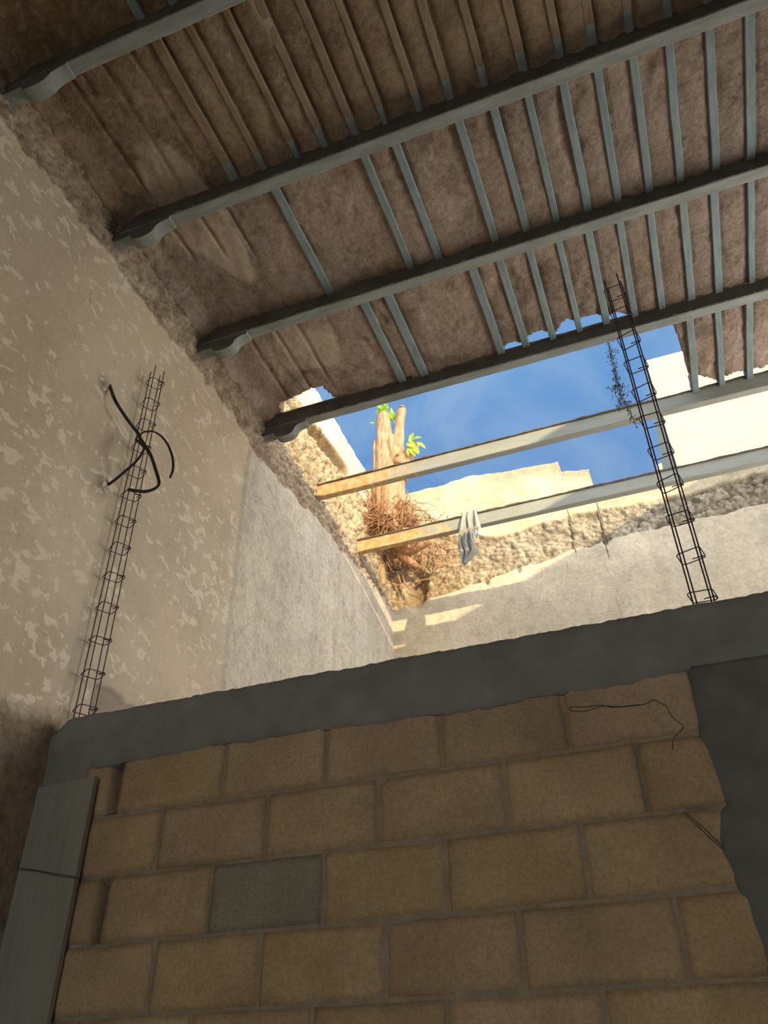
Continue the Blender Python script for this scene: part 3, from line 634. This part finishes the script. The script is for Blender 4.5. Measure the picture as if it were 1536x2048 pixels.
# ------------------------------------------------------------------ rebar cages
def cage(cx, cy, ang, z0, ztops, rings, label):
    t = thing('rebar_cage', label, 'rebar cage', (cx, cy, z0), 'rebar cages standing on the concrete beam')
    h = 0.037; ca, sa = math.cos(ang), math.sin(ang)
    def W(u, v, z): return (cx+ca*u-sa*v, cy+sa*u+ca*v, z)
    r = 0.0085
    k = 0
    for (u, v), zt in zip(((-h+r, h-r), (-h+r, -h+r), (h-r, -h+r), (h-r, h-r)), ztops):
        b = MB(); zz = np.linspace(z0-0.05, zt, 16)
        b.tube([W(u + 0.002*math.sin(z*2+k), v + 0.002*math.cos(z*1.7+k), z) for z in zz], 0.0028, 6); b.build('bar', M['rebar'], t, smooth=True); k += 1
    for q, z in enumerate(rings):
        b = MB(); rr = 0.012; hh = h+0.003; pts = []
        for (sx, sy, a0) in ((1, -1, -90), (1, 1, 0), (-1, 1, 90), (-1, -1, 180)):
            for a in (0, 30, 60, 90):
                an = math.radians(a0+a); pts.append(W(sx*(hh-rr)+rr*math.cos(an), sy*(hh-rr)+rr*math.sin(an), z + 0.004*sx*((q*37 % 5)-2)/2))
        pts.append(pts[0]); b.tube(pts, 0.0021, 6)
        hx = W(hh-0.004, hh-0.006, z+0.006); hy = W(hh-0.042, hh-0.012, z+0.004); hz = W(hh-0.008, hh-0.040, z-0.006)
        b.tube([hx, hy], 0.0021, 6); b.tube([W(hh-0.004, hh-0.002, z), hz], 0.0021, 6)
        b.build('stirrup', M['rebar'], t, smooth=True)
cage(-2.255, 2.545, math.radians(-28), 1.26, (3.34, 3.33, 3.335, 3.33)[0:4], [3.236, 3.078, 2.924, 2.767, 2.606, 2.454, 2.298, 2.141, 1.984, 1.823, 1.66, 1.501, 1.341],
     'rusty rebar cage standing at the left wall with black cable tangled in it')
cage(0.1845, 2.520, math.radians(-13), 1.255, (2.95, 2.94, 2.945, 2.955), [2.863, 2.717, 2.56, 2.409, 2.256, 2.106, 1.95, 1.797, 1.641, 1.485, 1.328],
     'rebar cage standing at the right in front of the sky and cream building')

# ------------------------------------------------------------------ cables, wires, board
def spline(pts, n=10):
    P = np.array(pts, float); P = np.concatenate([[2*P[0]-P[1]], P, [2*P[-1]-P[-2]]]); out = []
    for i in range(1, len(P)-2):
        for t in np.linspace(0, 1, n, endpoint=False):
            a, b, c, d = P[i-1], P[i], P[i+1], P[i+2]
            out.append(0.5*((2*b)+(-a+c)*t+(2*a-5*b+4*c-d)*t*t+(-a+3*b-3*c+d)*t**3))
    out.append(P[-2]); return np.array(out)
def cables():
    A = [onX(219, 770, XL-0.018), onY(230, 800, 2.30), onY(250, 832, 2.37), onY(268, 856, 2.44), onY(277, 868, 2.465), onY(280, 876, 2.465), onY(290, 892, 2.465), onY(302, 912, 2.46), onY(312, 942, 2.45), onY(318, 964, 2.45), onY(314, 974, 2.45), onY(300, 981, 2.455), onY(284, 983, 2.46), onY(256, 979, 2.475)]
    B = [onX(214, 971, XL-0.018), onY(232, 958, 2.44), onY(252, 941, 2.455), onY(270, 925, 2.455), onY(283, 908, 2.44), onY(288, 895, 2.435), onY(280, 885, 2.43), onY(272, 879, 2.43), onY(280, 869, 2.43), onY(292, 863, 2.435), onY(306, 863, 2.45), onY(322, 872, 2.44), onY(336, 890, 2.44), onY(345, 915, 2.44), onY(346, 938, 2.445), onY(340, 956, 2.45)]
    b = MB(); b.tube(spline(A), 0.0085, 10, flat=0.45); tag(b.build('cable', M['cable'], loc=A[0], smooth=True), 'black cable curving down from the upper hole in the left wall across the cage', 'cable', 'black cables on the left cage')
    b = MB(); b.tube(spline(B), np.linspace(0.0105, 0.0055, len(spline(B))), 10, flat=0.45); tag(b.build('cable', M['cable'], loc=B[0], smooth=True), 'black cable from the lower hole in the wall looping out right of the cage', 'cable', 'black cables on the left cage')
cables()
def wires():
    W1 = [onY(*p, 2.4435) for p in ((1346, 1500), (1345, 1488), (1349, 1474), (1360, 1462), (1366, 1452), (1352, 1440), (1340, 1428), (1334, 1414), (1320, 1405), (1306, 1400), (1290, 1408), (1260, 1412), (1225, 1414), (1200, 1410), (1170, 1414), (1142, 1414), (1140, 1420), (1150, 1423), (1175, 1421), (1205, 1412), (1240, 1413), (1280, 1409))]
    b = MB(); b.tube(spline(W1, 6), 0.0013, 5); tag(b.build('tie_wire', M['wire'], loc=W1[0]), 'thin looped tie wire dangling over the top right block', 'wire', 'tie wires on the block wall')
    b = MB()
    for d in (0, 5):
        b.tube(spline([onY(*p, 2.4435) for p in ((1366+d, 1625), (1395+d, 1652-d/2), (1420+d, 1676-d/2), (1444+d, 1697))], 6), 0.0013, 5)
    tag(b.build('tie_wire', M['wire'], loc=onY(1366, 1625, 2.438)), 'doubled straight tie wire slanting into the right concrete column', 'wire', 'tie wires on the block wall')
    b = MB()
    b.tube(spline([onY(*p, 2.409) for p in ((38, 1737), (70, 1740), (105, 1747), (140, 1752))] + [onY(156, 1756, 2.413), onY(166, 1758, 2.425)], 6), 0.0016, 5)
    b.tube(spline([onY(*p, 2.409) for p in ((42, 1740), (75, 1743), (110, 1751), (138, 1755), (155, 1757))], 6), 0.0014, 5)
    b.tube(spline([onY(*p, 2.42) for p in ((163, 1758), (160, 1770), (150, 1781))], 6), 0.0013, 5)
    b.tube(spline([onY(*p, 2.42) for p in ((152, 1760), (149, 1772), (148, 1780))], 6), 0.0013, 5)
    tag(b.build('tie_wire', M['wire'], loc=onY(100, 1747, 2.41)), 'twisted tie wire bound around the grey formwork board', 'wire', 'tie wires on the block wall')
    zs = np.linspace(-EYE, 1, 18); b = MB(); vs = []
    for z in zs:
        w = 0.003*math.sin(z*2.1); top = 0.0
        vs += [(-2.286+w, 2.413, z - (0.012 if z > 0.99 else 0)), (-2.031+w, 2.411, z), (-2.031+w, 2.436, z), (-2.286+w, 2.438, z - (0.012 if z > 0.99 else 0))]
    m = 4; fs = [(k*m+j, k*m+(j+1) % m, (k+1)*m+(j+1) % m, (k+1)*m+j) for k in range(len(zs)-1) for j in range(m)] + [(0, 1, 2, 3), tuple((len(zs)-1)*m+j for j in range(m))[::-1]]
    b.add(vs, fs); tag(b.build('formwork_board', M['plank'], loc=(-2.16, 2.425, -EYE), bevel=0.003), 'tall grey formwork board standing between the left wall and the blocks', 'board')
wires()

# ------------------------------------------------------------------ cloth
def cloth():
    y0 = BEAM_Y[5]
    prof = []        # (z, y, xl, xr)
    for z, y, xl, xr in ((3.98, y0+0.084, -1.285, -1.175), (4.06, y0+0.086, -1.29, -1.17), (4.112, y0+0.06, -1.295, -1.162), (4.116, y0+0.02, -1.298, -1.16), (4.105, y0-0.018, -1.30, -1.158),
                         (4.06, y0-0.026, -1.302, -1.156), (3.98, y0-0.027, -1.312, -1.150), (3.92, y0-0.028, -1.320, -1.142), (3.90, y0-0.028, -1.323, -1.150), (3.875, y0-0.028, -1.326, -1.206), (3.82, y0-0.027, -1.337, -1.205),
                         (3.77, y0-0.026, -1.348, -1.202), (3.73, y0-0.026, -1.338, -1.190), (3.695, y0-0.025, -1.334, -1.186), (3.66, y0-0.024, -1.33, -1.215), (3.62, y0-0.024, -1.325, -1.262), (3.585, y0-0.024, -1.318, -1.305)):
        prof.append((z, y, xl, xr))
    pr = spline(prof, 4); nu = 30; P = []
    for k, (z, y, xl, xr) in enumerate(pr):
        row = []
        front = sstep(4.11, 3.98, z) if y < y0 else 0.15
        for u in np.linspace(0, 1, nu):
            fold = 0.017*math.sin(u*17+0.8*math.sin(z*9)) + 0.007*math.sin(u*33+z*6)
            row.append((xl+(xr-xl)*u + 0.004*math.sin(z*22+u*9), y - 0.016*float(front) + fold*(0.25+0.75*float(front))*(-1 if y < y0 else 0.4), z + 0.006*math.sin(u*17)))
        P.append(row)
    b = MB(); n = len(P); vs = [p for r_ in P for p in r_]
    b.add(vs, [(i*nu+j, i*nu+j+1, (i+1)*nu+j+1, (i+1)*nu+j) for i in range(n-1) for j in range(nu-1)])
    t = thing('cloth', 'grey rag of cloth hanging over the lowest roof beam', 'cloth', (-1.24, y0, 4.1))
    o = b.build('drape', M['cloth'], t, smooth=True); md = o.modifiers.new('thick', 'SOLIDIFY'); md.thickness = 0.003
    b = MB(); r = random.Random(3); vs = []; m = 8
    for i in range(m):
        for j in range(5):
            a = i/(m-1); vs.append((-1.20+0.05*a+0.006*math.sin(j*2+i), y0-0.03+0.012*math.sin(i*1.7+j), 3.905-0.02*j-0.012*math.sin(i*0.9)-0.006*abs(j-2)*a))
    b.add(vs, [(i*5+j, i*5+j+1, (i+1)*5+j+1, (i+1)*5+j) for i in range(m-1) for j in range(4)])
    o = b.build('torn_corner', M['rag_white'], t, smooth=True); o['label'] = 'white torn corner'; md = o.modifiers.new('thick', 'SOLIDIFY'); md.thickness = 0.003
cloth()

# ------------------------------------------------------------------ tree stump
def leaf(b, base, d, ln, wd, up, mi=0):
    base = np.array(base); d = np.array(d, float); d /= np.linalg.norm(d); s = np.cross(d, up); s /= np.linalg.norm(s)+1e-9; nrm = np.cross(s, d)
    pr = [(0, 0.05), (0.18, 0.6), (0.42, 1.0), (0.7, 0.75), (0.9, 0.3), (1, 0.02)]
    vs = []
    for t, w in pr:
        c = base + d*ln*t - nrm*ln*0.22*t*t
        vs += [c - s*wd*w*0.5 + nrm*wd*w*0.14, c, c + s*wd*w*0.5 + nrm*wd*w*0.14]
    fs = []
    for k in range(len(pr)-1):
        fs += [(k*3, k*3+1, k*3+4, k*3+3), (k*3+1, k*3+2, k*3+5, k*3+4)]
    b.add(vs, fs, mi)
def tree():
    Y = 6.02; p = lambda px, py, dy=0.0: onY(px, py, Y+dy)
    t = thing('tree_stump', 'cut back tree stump with bare roots growing on the broken wall corner', 'tree', (-2.15, Y, 4.55))
    b = MB()
    def stem(pts, r, seed, n=18):
        P = spline(pts, 6); rr = np.interp(np.linspace(0, 1, len(P)), np.linspace(0, 1, len(r)), r); b.tube(P, rr, n)
    stem([p(772, 1042), p(771, 1000), p(772, 940), p(769, 890), p(767, 832)], [0.125, 0.105, 0.095, 0.080, 0.068], 1)
    stem([p(797, 1042), p(793, 1000), p(795, 940), p(797, 890), p(800, 850), p(804, 818)], [0.115, 0.085, 0.078, 0.058, 0.047, 0.041], 2)
    stem([p(784, 1040, -.05), p(783, 1000, -.06), p(784, 950, -.06), p(782, 920, -.045)], [0.12, 0.10, 0.085, 0.03], 3)
    stem([p(793, 960, -.05), p(788, 915, -.055), p(783, 880, -.04), p(779, 865, -.02)], [0.05, 0.036, 0.030, 0.012], 4)
    stem([p(757, 1010), p(753, 950), p(751, 905), p(751, 882)], [0.05, 0.034, 0.026, 0.018], 5)
    stem([p(803, 960), p(813, 928), p(822, 905), p(827, 888)], [0.06, 0.05, 0.055, 0.058], 6)
    stem([p(794, 925, -.09), p(796, 915, -.12), p(796, 910, -.13)], [0.035, 0.028, 0.022], 7)
    for px, py, dy, r0 in ((752, 1046, -.02, .05), (738, 1052, .05, .035), (815, 1046, -.03, .05), (832, 1050, .0, .035), (768, 1054, -.1, .05), (790, 1056, -.12, .045)):
        stem([p(783, 985, -.02), p((783+px)/2, 1018, dy/2), p(px, py, dy)], [0.07, 0.06, r0], 8)
    o = b.build('trunk', [M['bark']], t)
    md = o.modifiers.new('fuse', 'REMESH'); md.mode = 'VOXEL'; md.voxel_size = 0.011; md.use_smooth_shade = True
    bpy.context.view_layer.update(); dg = bpy.context.evaluated_depsgraph_get(); me = bpy.data.meshes.new_from_object(o.evaluated_get(dg)); o.modifiers.clear()
    n = len(me.vertices); co = np.empty(n*3, np.float32); nr = np.empty(n*3, np.float32)
    me.vertices.foreach_get('co', co); me.vertices.foreach_get('normal', nr); co = co.reshape(-1, 3); nr = nr.reshape(-1, 3)
    h = 0.022*fbm(co[:, 0]*17, co[:, 1]*17, co[:, 2]*2.6, 401, 4) + 0.006*fbm(co[:, 0]*40, co[:, 1]*40, co[:, 2]*12, 402, 3)
    me.vertices.foreach_set('co', (co + nr*h[:, None]).astype(np.float32).ravel()); me.update(); o.data = me
    if not me.materials: me.materials.append(M['bark'])
    # cut faces of the two stems and the knot
    for q, r, e in ((p(767, 831), 0.062, (0, 0, 0.012)), (p(804.3, 816), 0.036, (0, 0, 0.012)), (p(796, 908, -.15), 0.028, (0, -0.012, 0.006))):
        b = MB(); b.tube([q, q + np.array(e)], [r, r*0.9], 14); b.build('cut_face', M['cut_wood'], t)
    # mat of roots around the foot
    b = MB(); r = random.Random(11)
    for k in range(620):
        a = r.uniform(-math.pi, math.pi); s = p(r.gauss(778, 26 if k % 3 else 42), (r.uniform(1000, 1052) if k % 3 else r.uniform(1030, 1056)), r.uniform(-0.14, 0.08))
        d = np.array((math.cos(a)*0.8, -abs(math.sin(a))*0.55, r.uniform(-0.9, 0.15))); L_ = r.uniform(0.10, 0.32); pts = [s]
        for q in range(7):
            d = d + np.array((r.gauss(0, .38), r.gauss(0, .3), r.gauss(-0.06, .3))); d /= np.linalg.norm(d)
            pts.append(pts[-1] + d*L_/7)
        pts = np.array(pts); pts[:, 1] = np.minimum(pts[:, 1], YB-0.01); pts[:, 0] = np.maximum(pts[:, 0], XL+0.0)
        b.tube(pts, np.linspace(r.uniform(.003, .009), 0.0015, 8), 5)
    b.build('root_mat', M['root'], t)['kind'] = 'stuff'
    # long roots gripping the wall below the beam
    def root(pts, rr, cut=False, name='root', mt='root'):
        b = MB(); P = spline(pts, 7); k = len(P)
        P = P + 0.008*np.stack([vn(P[:, 2]*12, P[:, 0]*9, 0, 5), vn(P[:, 2]*12, P[:, 0]*9, 2, 6), 0*P[:, 0]], -1)
        b.tube(P, np.interp(np.linspace(0, 1, k), np.linspace(0, 1, len(rr)), rr), 10)
        if cut: e = P[-1]-P[-2]; e /= np.linalg.norm(e); b.tube([P[-1], P[-1]+e*0.006], [rr[-1]*0.98, rr[-1]*0.9], 10, mi=1)
        b.build(name, [M[mt], M['cut_wood']], t, smooth=True)
    w = lambda px, py, y=6.33: onY(px, py, y)
    root([w(762, 1095, 6.22), w(757, 1115, 6.22), w(762, 1140, 6.22), w(764, 1168, 6.22)], [0.05, 0.042, 0.036, 0.033], True)
    root([w(764, 1168, 6.24), w(766, 1190, 6.27), w(776, 1212, 6.32), w(783, 1222, 6.36)], [0.022, 0.018, 0.012, 0.006])
    root([w(790, 1085, 6.2), w(815, 1096, 6.2), w(840, 1090, 6.2), w(862, 1081, 6.2)], [0.085, 0.075, 0.055, 0.036], True)
    root([w(800, 1098, 6.22), w(808, 1115, 6.25), w(826, 1128, 6.3), w(842, 1136, 6.36)], [0.06, 0.05, 0.04, 0.02])
    for k, pts in enumerate((((866, 1083), (880, 1090), (890, 1098), (925, 1098)), ((872, 1085), (879, 1100), (878, 1118), (875, 1132)), ((868, 1084), (868, 1110), (872, 1130), (866, 1150)), ((882, 1074), (898, 1078), (908, 1086)),
                             ((802, 1090), (799, 1110), (801, 1125), (812, 1140)), ((845, 1095), (843, 1112), (843, 1130)), ((772, 1112), (778, 1120), (784, 1130)), ((855, 1135), (870, 1130), (895, 1128), (915, 1118)), ((830, 1165), (845, 1160), (862, 1158)),
                             ((795, 1150), (803, 1165), (807, 1178)), ((806, 1152), (812, 1168), (820, 1180)), ((875, 1125), (900, 1112), (920, 1108)), ((760, 1090), (752, 1104), (750, 1118)), ((768, 1092), (772, 1108), (766, 1124)), ((756, 1100), (764, 1108), (768, 1100)))):
        root([w(*q, 6.34) for q in pts], [0.008, 0.006, 0.004])
    b = MB(); r = random.Random(21)
    for k in range(150):
        s = w(r.choice([r.gauss(768, 9), r.gauss(800, 14), r.gauss(850, 30)]), r.uniform(1082, 1125), r.uniform(6.2, 6.36)); d = np.array((r.gauss(0, .5), r.gauss(0, .2), -0.8)); pts = [s]; L_ = r.uniform(.05, .2)
        for q in range(6):
            d = d + np.array((r.gauss(0, .4), r.gauss(0, .25), r.gauss(0, .3))); d /= np.linalg.norm(d); pts.append(pts[-1]+d*L_/6)
        pts = np.array(pts); pts[:, 1] = np.minimum(pts[:, 1], 6.39); b.tube(pts, np.linspace(r.uniform(.002, .0055), 0.001, 7), 5)
    b.build('root_hair', M['root'], t)['kind'] = 'stuff'
    # fresh shoots
    r = random.Random(31)
    for cx, cy, dy, n, sp, ln in ((764, 820, 0.0, 20, 10, 0.095), (788, 838, .03, 13, 9, 0.085), (751, 846, .02, 2, 3, 0.08)):
        b = MB()
        for k in range(n):
            s = p(cx+r.gauss(0, sp*0.5), cy+r.gauss(0, sp*0.55), dy); a = r.uniform(-math.pi, math.pi)
            leaf(b, s, (math.cos(a)*0.8, -0.25+0.4*math.sin(a), r.uniform(0.1, 1.0)), ln*r.uniform(.8, 1.3), ln*0.42, (0.1, -0.9, 0.4))
        q = p(cx, cy+14, dy); b.tube(spline([q, p(cx, cy, dy)], 5), 0.004, 5)
        b.build('leaf_shoot', M['leaf'], t, recalc=False)
    b = MB(); c = p(827, 888, -0.02)
    for (px, py, ex, ey, w_) in ((822, 882, 824, 868, .05), (824, 880, 838, 873, .06), (815, 886, 826, 890, .075), (833, 884, 847, 890, .035), (820, 893, 816, 905, .04), (818, 893, 827, 904, .05), (828, 895, 835, 902, .05), (824, 888, 820, 876, .04)):
        s = p(px, py, -0.07); e = p(ex, ey, -0.10); leaf(b, s, e-s, np.linalg.norm(e-s)*1.25, w_*1.25, (0.1, -0.9, 0.45))
    b.tube(spline([p(820, 900, -.03), p(824, 888, -.07), p(830, 882, -.08)], 5), 0.004, 5)
    b.build('leaf_shoot', M['leaf'], t, recalc=False)
tree()

# ------------------------------------------------------------------ hanging vine
def vine():
    r = random.Random(41); y = 3.93
    t = thing('hanging_vine', 'dry leafless vine hanging from the broken roof edge beside the right cage', 'vine', onY(1216, 672, y))
    paths = [((1214, 660), (1217, 690), (1224, 720), (1229, 745), (1236, 770), (1243, 795), (1251, 812)), ((1217, 660), (1220, 695), (1228, 725), (1234, 755), (1238, 780), (1248, 800), (1256, 818), (1266, 835), (1272, 850)),
             ((1227, 735), (1229, 755), (1231, 770), (1228, 778), (1231, 788), (1238, 800), (1243, 812)), ((1236, 768), (1244, 772), (1254, 775)), ((1246, 806), (1238, 808), (1234, 814), (1236, 820)), ((1251, 812), (1256, 803), (1262, 806)),
             ((1240, 790), (1250, 788), (1258, 784)), ((1222, 705), (1228, 702), (1232, 708)), ((1233, 778), (1222, 778), (1216, 776))]
    b = MB(); L_ = MB()
    for k, q in enumerate(paths):
        P = spline([onY(px, py, y + 0.02*math.sin(k*2+i)) for i, (px, py) in enumerate(q)], 8)
        P += 0.004*np.stack([vn(P[:, 2]*40, P[:, 0]*0+k, 0, 3), vn(P[:, 2]*40, P[:, 0]*0+k, 0, 4), 0*P[:, 0]], -1)
        b.tube(P, 0.0022 if k < 2 else 0.0015, 5)
        for j in range(len(P)*(3 if k < 2 else 1)):
            s = P[r.randrange(len(P))] + np.array((r.gauss(0, .011), r.gauss(0, .008), r.gauss(0, .008)))
            a = r.uniform(-3.14, 3.14); leaf(L_, s, (math.cos(a), r.uniform(-.4, .4), math.sin(a)), r.uniform(.008, .02), r.uniform(.004, .009), (0, -1, 0.3))
    b.build('stem', M['vine'], t); o = L_.build('dry_leaves', M['vine'], t, recalc=False); o['kind'] = 'stuff'
vine()

# ------------------------------------------------------------------ neighbouring building
def building():
    y = 9.0; a = onY(1293, 721, y); x0 = 0.800; z1 = a[2]
    t = thing('building', 'tall cream rendered building rising behind the back wall at the right', 'building', (x0+1.5, y, -EYE))
    b = MB(); b.box(x0, x0+6, y, y+4.2, -EYE, z1); b.build('walls', M['cream'], t)
    b = MB(); c = onY(1316, 928, 12.2); b.box(c[0]-0.03, x0+0.9, 12.2, 12.5, -EYE, c[2]); b.build('side_wing', M['cream'], t)
building()

# ------------------------------------------------------------------ light
def world():
    w = bpy.data.worlds.new('sky'); scene.world = w; w.use_nodes = True; N = w.node_tree.nodes; L = w.node_tree.links; bg = N['Background']
    tc = N.new('ShaderNodeTexCoord'); v = tc.outputs['Generated']
    sx = N.new('ShaderNodeSeparateXYZ'); L.new(v, sx.inputs[0])
    blue = ramp(N, L, sx.outputs['Z'], [(0.0, (0.50, 0.62, 0.78)), (0.40, (0.072, 0.215, 0.52)), (0.56, (0.08, 0.24, 0.56)), (0.72, (0.17, 0.36, 0.68)), (1.0, (0.2, 0.38, 0.68))])
    mp = N.new('ShaderNodeMapping'); mp.inputs['Scale'].default_value = (2.2, 1.3, 2.6); mp.inputs['Rotation'].default_value = (0.3, 0.5, 0.4); L.new(v, mp.inputs['Vector'])
    mp.inputs['Location'].default_value = (3.1, 0.4, 1.7); c1 = noise(N, L, mp.outputs[0], 3.0, 9, 0.58, 0.8)
    cl = ramp(N, L, c1, [(0.45, (0, 0, 0)), (0.72, (1, 1, 1))])
    c = mix(N, L, blue, (0.46, 0.60, 0.78), math_(N, L, 'MULTIPLY', cl, 0.40))
    # brighter haze on the sun's side of the sky
    dp = N.new('ShaderNodeVectorMath'); dp.operation = 'DOT_PRODUCT'; L.new(v, dp.inputs[0]); dp.inputs[1].default_value = tuple(SUN)
    mr = N.new('ShaderNodeMapRange'); mr.interpolation_type = 'SMOOTHSTEP'; mr.inputs['From Min'].default_value = -0.14; mr.inputs['From Max'].default_value = 0.75
    mr.inputs['To Min'].default_value = 0.0; mr.inputs['To Max'].default_value = 1.0; L.new(dp.outputs['Value'], mr.inputs['Value'])
    hz = mix(N, L, (0, 0, 0), HAZE, mr.outputs[0])
    c = mix(N, L, c, hz, 1.0, 'ADD')
    # glow added to the unseen right-hand sky, as fill for the left wall
    m2 = N.new('ShaderNodeMapRange'); m2.interpolation_type = 'SMOOTHSTEP'; m2.inputs['From Min'].default_value = 0.20; m2.inputs['From Max'].default_value = 0.62
    L.new(sx.outputs['X'], m2.inputs['Value']); up = N.new('ShaderNodeMapRange'); up.inputs['From Min'].default_value = 0.0; up.inputs['From Max'].default_value = 0.25; L.new(sx.outputs['Z'], up.inputs['Value'])
    c = mix(N, L, c, mix(N, L, (0, 0, 0), SKY_FILL, math_(N, L, 'MULTIPLY', m2.outputs[0], up.outputs[0])), 1.0, 'ADD')
    L.new(c, bg.inputs['Color']); bg.inputs['Strength'].default_value = 1.0
    w.cycles.sampling_method = 'MANUAL'; w.cycles.sample_map_resolution = 1024
SUN = np.array((0.88, -1.0, 0.30)); SUN /= np.linalg.norm(SUN)
HAZE = (2.0, 1.95, 1.85); SKY_FILL = (1.5, 1.5, 1.5); OPENING_FILL = 175.0; TILT = 12
REAR_FILL = 0.3; SIDE_FILL = 4.5
world()
sl = bpy.data.lights.new('sun', 'SUN'); so = bpy.data.objects.new('sun', sl); COL.objects.link(so)
sl.energy = 5.4; sl.color = (1.0, 0.83, 0.50); sl.angle = math.radians(0.55)
so.rotation_euler = Vector(SUN).to_track_quat('Z', 'Y').to_euler(); so.location = (3, -4, 9)
al = bpy.data.lights.new('rear_fill_light', 'AREA'); ao = bpy.data.objects.new('rear_fill_light', al); COL.objects.link(ao)  # fill lamp added behind the camera
al.shape = 'RECTANGLE'; al.size = 2.9; al.size_y = 2.4; al.energy = REAR_FILL; al.color = (1.0, 0.86, 0.66)
a2 = bpy.data.lights.new('side_fill_light', 'AREA'); o2 = bpy.data.objects.new('side_fill_light', a2); COL.objects.link(o2)  # weak fill lamp added out of view for the near part
a2.shape = 'RECTANGLE'; a2.size = 1.6; a2.size_y = 1.5; a2.energy = SIDE_FILL; a2.color = (1.0, 0.86, 0.66)
o2.location = (XR+0.3, 1.45, 1.9); o2.rotation_euler = (math.radians(90), 0, math.radians(90))
a3 = bpy.data.lights.new('opening_fill_light', 'AREA'); o3 = bpy.data.objects.new('opening_fill_light', a3); COL.objects.link(o3)  # main fill lamp, added out of view to brighten left wall and roof
a3.shape = 'RECTANGLE'; a3.size = 2.6; a3.size_y = 1.9; a3.energy = OPENING_FILL; a3.color = (1.0, 0.97, 0.93)
o3.location = (XR+0.3, 4.4, 2.2+EYE); o3.rotation_euler = (math.radians(90-TILT), 0, math.radians(90))
ao.location = (0, YF-0.25, 1.3); ao.rotation_euler = (math.radians(90), 0, 0)

vs = scene.view_settings; vs.view_transform = 'Standard'; vs.look = 'None'; vs.gamma = 1.0; vs.exposure = 0.0; vs.use_curve_mapping = False
scene.cycles.use_denoising = True
scene.cycles.max_bounces = 10; scene.cycles.diffuse_bounces = 7
